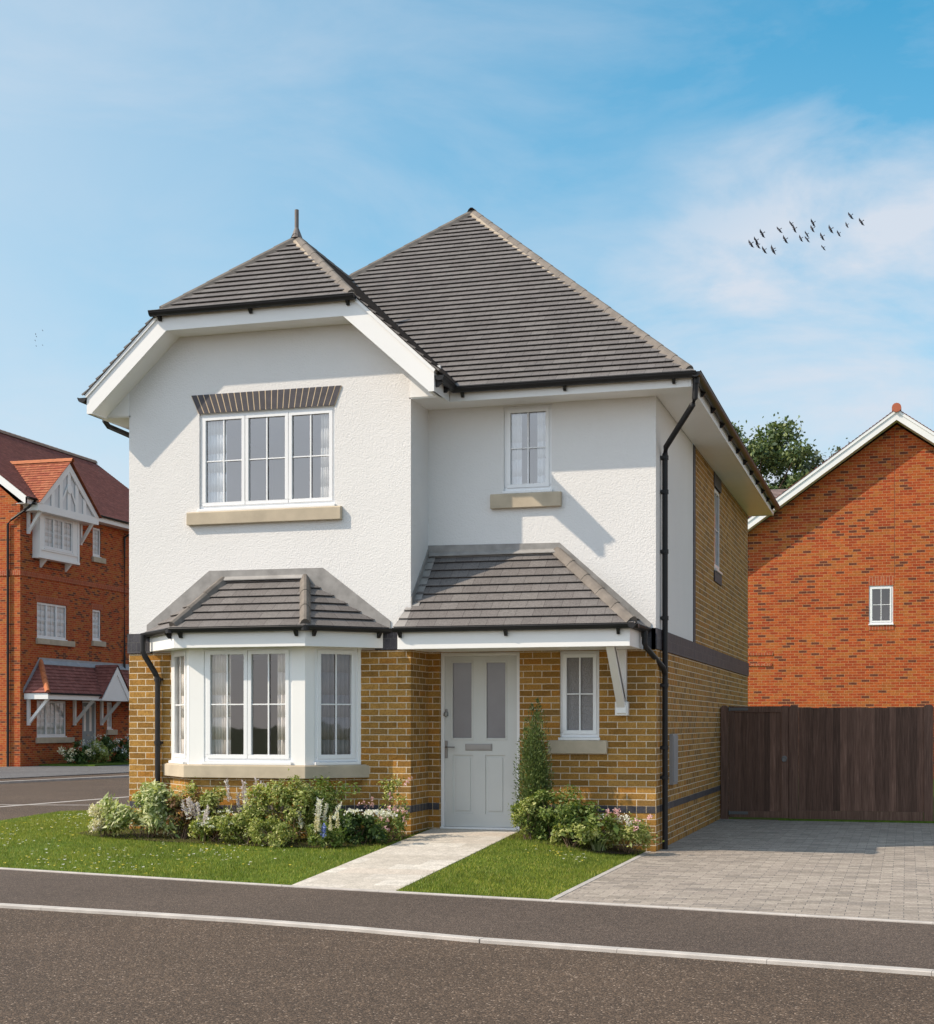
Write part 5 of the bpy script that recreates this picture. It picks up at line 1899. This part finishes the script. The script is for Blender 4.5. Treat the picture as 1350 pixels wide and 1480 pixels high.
def grass_tuft(label, x, y, h, n, mat, seed, spread=.5, width=.012, name='ornamental_grass', plumes=None, arch=.6):
    rng = np.random.default_rng(seed)
    T = thing(name, label, 'plant', (x, y, lawn_z(x, y) - .01))
    V, F = [], []
    for i in range(n):
        a = rng.uniform(0, 2 * PI)
        L = h * rng.uniform(.6, 1.1)
        sp = spread * rng.uniform(.1, 1) * L
        dx, dy = math.cos(a), math.sin(a)
        k = 5
        b0 = np.array([rng.normal() * .02, rng.normal() * .02, 0])
        for j in range(k + 1):
            t = j / k
            p = b0 + np.array([dx * sp * t ** 1.5, dy * sp * t ** 1.5, L * (t - arch * .5 * t ** 3 * spread)])
            wd = width * (1 - t) ** .6 * .5 + .0006
            V += [p + np.array([-dy, dx, 0]) * wd, p - np.array([-dy, dx, 0]) * wd]
        o = len(V) - 2 * (k + 1)
        for j in range(k):
            F.append([o + 2 * j, o + 2 * j + 1, o + 2 * j + 3, o + 2 * j + 2])
    arr_mesh('blades', np.array(V), np.array(F), mat, T)
    if plumes:
        pm, cnt, ph, pr, tall = plumes
        mb = MB()
        Cs, Ns = [], []
        for i in range(cnt):
            a = rng.uniform(0, 2 * PI)
            bx, by = rng.normal() * .07, rng.normal() * .05
            tx, ty = bx * 2.0 + rng.normal() * .025, by * 2.0
            z1 = tall * rng.uniform(.72, 1.05)
            mb.tube([(bx * .3, by * .3, 0), (bx, by, z1 * .5), (tx, ty, z1)], .0025, 4)
            m = 130
            t = rng.random(m)
            q = np.stack([np.full(m, tx), np.full(m, ty), z1 - ph + ph * 1.25 * t], 1)
            rr = pr * np.sin(PI * np.clip(t * .92 + .06, 0, 1)) ** .7
            an = rng.uniform(0, 2 * PI, m)
            rad_ = rr * np.sqrt(rng.random(m))
            q[:, 0] += np.cos(an) * rad_ + (t - .5) * (tx - bx) * .5
            q[:, 1] += np.sin(an) * rad_
            Cs.append(q)
        Cs = np.concatenate(Cs)
        V, F = leaf_arrays(rng, Cs, .030, .010, None, .9, droop=-.9)
        arr_mesh('flower', V, F, pm, T)
        mb.build('stem', 'twig', T).location = (0, 0, 0)
    return T


def build_planting():
    # bare soil under the planting
    mb = MB()
    for pts in ([(-6.85, -1.15), (-6.3, -1.45), (-5.4, -1.72), (-4.2, -1.92), (-3.3, -1.98), (-2.74, -1.60), (-2.74, -.5), (-6.85, -.5)],
                [(-1.585, -.80), (-1.1, -1.05), (-.5, -.98), (-.12, -.55), (-.12, .0), (-1.585, .0)]):
        mb.face([(x, y, lawn_z(x, y) + .012) for x, y in pts])
    tag(mb.build('soil', 'soil'), kind='structure')
    # left bed
    shrub('low bush of cream hydrangea heads at the far left corner of the house', -6.30, -1.36, (.28, .30, .34), 'leaf_light', 420, (.06, .034), 11, 12, flowers=[('petal_cream', 20, .026, 70, .058, (.30, 1.05), 'ball'), ('petal_lilac', 3, .022, 45, .05, (.35, .6), 'ball')], cat='hydrangea', name='hydrangea')
    shrub('tall pale variegated shrub at the left corner downpipe', -5.78, -1.38, (.88, .48, .60), 'leaf_varieg', 5200, (.066, .024), 12, 24, (.26, .42), twigs=12)
    shrub('sparse bronze and green shrub with bare twigs left of the bay front', -5.28, -1.44, (.60, .36, .54), 'leaf_red', 900, (.055, .026), 13, 14, (.25, .38), twigs=20)
    shrub('light green twiggy shrub against the left side of the bay base', -5.10, -1.38, (.72, .34, .60), 'leaf_light', 2300, (.046, .021), 14, 20, (.24, .36), twigs=12)
    shrub('low dark plant with tiny white flower clusters before the bay', -4.72, -1.72, (.52, .34, .36), 'leaf_light', 1500, (.045, .02), 15, 14, flowers=[('petal_white', 16, .016, 16, .03, (.5, 1.0), 'flat')], cat='flowering plant', name='flowering_plant')
    grass_tuft('pale feathery plumes rising left of the bay centre', -4.92, -1.62, .36, 60, 'leaf', 16, .6, plumes=('petal_lilac', 7, .15, .012, .46))
    grass_tuft('taller pale plumes standing before the middle of the bay', -4.50, -1.44, .40, 60, 'leaf', 17, .6, plumes=('petal_lilac', 9, .19, .012, .64))
    shrub('round yellow-green mound under the bay sill', -4.30, -1.74, (.64, .40, .44), 'leaf_light', 2600, (.036, .018), 18, 22)
    shrub('largest green shrub below the right corner of the bay', -3.86, -1.56, (.92, .56, .76), 'leaf_light', 3200, (.05, .024), 19, 30, (.22, .36))
    shrub('dark leafy shrub growing up behind the large green shrub', -3.55, -1.40, (.60, .40, .80), 'leaf', 1700, (.05, .022), 20, 20, (.24, .36))
    shrub('low lime-green cushion plant at the front edge of the bed', -3.92, -1.95, (.56, .34, .36), 'leaf_light', 1500, (.034, .016), 21, 16)
    grass_tuft('short white flower spikes in front of the big green shrub', -3.52, -1.80, .30, 45, 'leaf_light', 22, .6, plumes=('petal_white', 6, .15, .012, .46))
    shrub('cream and blue flower heads at the edge of the lawn', -3.27, -1.98, (.36, .26, .28), 'leaf', 600, (.06, .02), 23, 10, flowers=[('petal_cream', 4, .018, 120, .05, (.45, .8), 'spike'), ('petal_blue', 2, .018, 90, .042, (.35, .6), 'spike')], cat='flowering plant', name='flowering_plant')
    shrub('dark bush topped by flat white flower heads beside the path', -2.98, -1.58, (.50, .40, .36), 'leaf_dark', 1300, (.055, .03), 24, 16, flowers=[('petal_white', 5, .028, 80, .075, (.85, 1.08), 'flat')], cat='hydrangea', name='hydrangea')
    shrub('climbing rose with pale pink buds against the brick pier', -2.96, -1.06, (.52, .26, .74), 'leaf_light', 800, (.04, .022), 25, 20, (.16, .28), twigs=16, flowers=[('petal_pink', 14, .02, 14, .022, (.4, .95), 'ball')], cat='rose', name='rose_bush')
    shrub('low pink rose at the corner of the brick pier by the path', -2.79, -1.25, (.30, .26, .36), 'leaf', 380, (.04, .022), 26, 10, flowers=[('petal_pink', 10, .024, 16, .026, (.3, 1.0), 'ball')], cat='rose', name='rose_bush')
    # right bed
    rng = np.random.default_rng(40)
    x, y, h = -1.32, -.46, 1.62
    T = thing('conifer', 'slender upright conifer between the front door and the small window', 'conifer', (x, y, lawn_z(x, y)))
    n = 15000
    t = rng.random(n) ** .85
    lob = [(rng.uniform(0, 2 * PI), rng.uniform(.03, .09), rng.uniform(.45, 1.0)) for _ in range(20)]
    li = rng.integers(len(lob), size=n)
    lo = np.array([[math.cos(a) * r, math.sin(a) * r, top] for a, r, top in lob])[li]
    zz = t * h * lo[:, 2]
    prof = np.interp(zz / h, [0, .12, .45, .75, .93, 1.0], [.72, 1.0, 1.05, .95, .66, .15])
    loc = np.interp(t, [0, .6, .9, 1], [1, 1, .6, .1])
    an = rng.uniform(0, 2 * PI, n)
    rr = np.sqrt(rng.random(n)) * .115 * loc
    C = np.stack([(lo[:, 0] + np.cos(an) * rr) * prof * 1.25, (lo[:, 1] + np.sin(an) * rr) * prof * 1.25, zz], 1)
    d = np.stack([C[:, 0] * 2.4, C[:, 1] * 2.4, np.full(n, .55)], 1) + rng.normal(size=(n, 3)) * .25
    d = unit(d)
    s = unit(np.cross(d, rng.normal(size=(n, 3))))
    L = rng.uniform(.025, .055, (n, 1))
    V = np.stack([C, C + d * L * .5 + s * .005, C + d * L, C + d * L * .5 - s * .005], 1).reshape(-1, 3)
    arr_mesh('foliage', V, np.arange(4 * n).reshape(-1, 4), 'leaf_conifer', T)
    mb = MB()
    mb.tube([(0, 0, -.05), (0.01, 0, .6), (0, 0, 1.35)], .03, 8, r1=.006)
    mb.build('trunk', 'bark', T, smooth=True).location = (0, 0, 0)
    shrub('dense small-leaved bush at the foot of the conifer', -1.08, -.74, (.68, .56, .62), 'leaf', 4200, (.042, .022), 41, 34, (.2, .34), twigs=14)
    shrub('light-tipped shrub growing over the left edge of the right bed', -1.30, -.84, (.30, .30, .46), 'leaf_light', 900, (.036, .02), 42, 16, (.2, .32))
    shrub('broad-leaved green bush under the small window sill', -.78, -.68, (.66, .50, .48), 'leaf', 2000, (.066, .034), 43, 24, (.22, .38))
    shrub('low bright green plant at the front of the right bed', -.80, -.92, (.46, .30, .30), 'leaf_light', 800, (.05, .026), 44, 14)
    grass_tuft('arching cream-striped grass tuft near the house corner', -.53, -.80, .40, 70, 'leaf_blade', 45, 1.0, .016, arch=.9)
    shrub('pink and white flowering bush at the right corner of the house', -.24, -.50, (.52, .42, .48), 'leaf_light', 1300, (.05, .022), 46, 18, flowers=[('petal_pink', 12, .026, 22, .035, (.5, 1.0), 'ball'), ('petal_white', 6, .024, 22, .032, (.6, 1.0), 'ball')], cat='flowering bush', name='flowering_bush')
    # front garden of the far red house
    for (yy, w, h, mat, sd, lab, fl) in (
            (29.6, 1.1, .75, 'leaf_dark', 51, 'green bush with pale heads at the left end of the far red house bed', [('petal_cream', 7, .07, 40, .14, (.3, .8), 'ball')]),
            (30.7, 1.2, .85, 'leaf_light', 52, 'yellow-green bush under the far ground-floor window', [('petal_white', 20, .04, 12, .06, (.4, 1), 'ball')]),
            (31.9, 1.5, 1.0, 'leaf_dark', 53, 'dark bush with white specks beside the far grey door', [('petal_white', 18, .05, 16, .09, (.3, 1), 'ball')]),
            (33.2, 1.3, .9, 'leaf_dark', 54, 'dark bush with lilac specks right of the far grey door', [('petal_lilac', 16, .05, 16, .09, (.3, 1), 'ball')]),
            (34.6, 1.0, .7, 'leaf', 55, 'low bush with two cream heads at the far bed end', [('petal_cream', 3, .07, 50, .16, (.4, .8), 'ball')])):
        rngx = shrub(lab, -25.3, yy, (w * .8, w, h), mat, 1300, (.11, .055), sd, 18, twigs=0, flowers=fl)
    mb = MB()
    mb.box(-26.5, -24.3, 29.0, 36.5, -.02, .05)
    tag(mb.build('front_lawn', 'turf'), kind='structure')


build_planting()


# ------------------------------------------------------------------ birds
def bird_mesh():
    mb = MB()
    ring = [(.17, .0), (.13, .024), (.06, .038), (-.03, .036), (-.11, .018), (-.15, .008)]
    k = 8
    R = [[(x, math.cos(2 * PI * j / k) * r, math.sin(2 * PI * j / k) * r) for j in range(k)] for x, r in ring]
    for a, b in zip(R, R[1:]):
        for j in range(k):
            mb.face([a[j], b[j], b[(j + 1) % k], a[(j + 1) % k]])
    mb.prism([(-.10, -.018, 0), (-.24, -.05, 0), (-.21, 0, 0), (-.24, .05, 0), (-.10, .018, 0)], (0, 0, .006))
    for s in (-1, 1):
        pts = [(.08, s * .02, .01), (.115, s * .16, .045), (.04, s * .30, .06), (-.05, s * .39, .05), (-.03, s * .26, .045), (-.05, s * .14, .03), (-.05, s * .02, .01)]
        if s > 0:
            pts = pts[::-1]
        mb.prism(pts, (0, 0, .008))
    return mb


def build_birds():
    BR = [(-4.22, 53.8, 24.0), (-4.36, 57.93, 25.44), (-4.67, 62.0, 26.48), (-3.8, 54.96, 24.8), (-4.08, 59.05, 25.28), (-3.95, 63.26, 26.49), (-3.1, 56.21, 25.32), (-3.14, 60.37, 26.14), (-3.14, 64.54, 28.28), (-2.48, 57.44, 25.7), (-2.45, 61.62, 26.52), (-1.7, 54.54, 24.45), (-1.94, 58.64, 25.52), (-1.9, 62.82, 27.66), (-1.52, 55.64, 25.04), (-1.29, 59.87, 25.96), (-1.44, 64.0, 26.69), (-0.73, 56.91, 25.34), (-0.53, 61.14, 26.45), (-0.29, 65.38, 28.22), (0.16, 58.21, 26.33), (0.55, 62.5, 27.38), (-3.24, 54.08, 23.73)]
    BL = [(-99.95, 145.49, 50.24), (-103.02, 148.76, 50.84), (-105.17, 152.3, 51.57), (-101.39, 146.11, 49.24), (-102.72, 149.89, 49.68), (-105.74, 153.17, 50.59)]
    rng = random.Random(5)
    first = bird_mesh().build('bird', 'bird')
    F = Vector((-math.sin(TH), math.cos(TH), 0))
    R = Vector((math.cos(TH), math.sin(TH), 0))
    U = Vector((0, 0, 1))
    for i, p in enumerate(BR + BL):
        o = first if i == 0 else first.copy()
        if i:
            COL.objects.link(o)
        o.location = p
        a = math.radians(rng.uniform(112, 128))                     # wing line tilted as the flock banks
        wing = (R * math.cos(a) + U * math.sin(a) + F * rng.uniform(-.25, .25)).normalized()
        fwd = (-R * math.sin(a) + U * math.cos(a) * .9 + F * rng.uniform(-.3, .3))
        fwd = (fwd - wing * fwd.dot(wing)).normalized()
        if rng.random() < .5:
            fwd = (fwd + F * .2).normalized()
        up = fwd.cross(wing).normalized()
        wing = up.cross(fwd)
        s = rng.uniform(.50, .66)
        if i >= len(BR):
            s *= .62
        Mx = Matrix((fwd, wing, up)).transposed().to_4x4()
        o.matrix_world = Matrix.Translation(p) @ Mx @ Matrix.Diagonal((s, s, s, 1))
        if i < len(BR):
            tag(o, 'small dark bird flying in the loose flock at the upper right', 'bird', 'flock of dark birds on the right')
        else:
            tag(o, 'tiny distant bird in the faint flock at the left', 'bird', 'faint distant flock on the left')


build_birds()
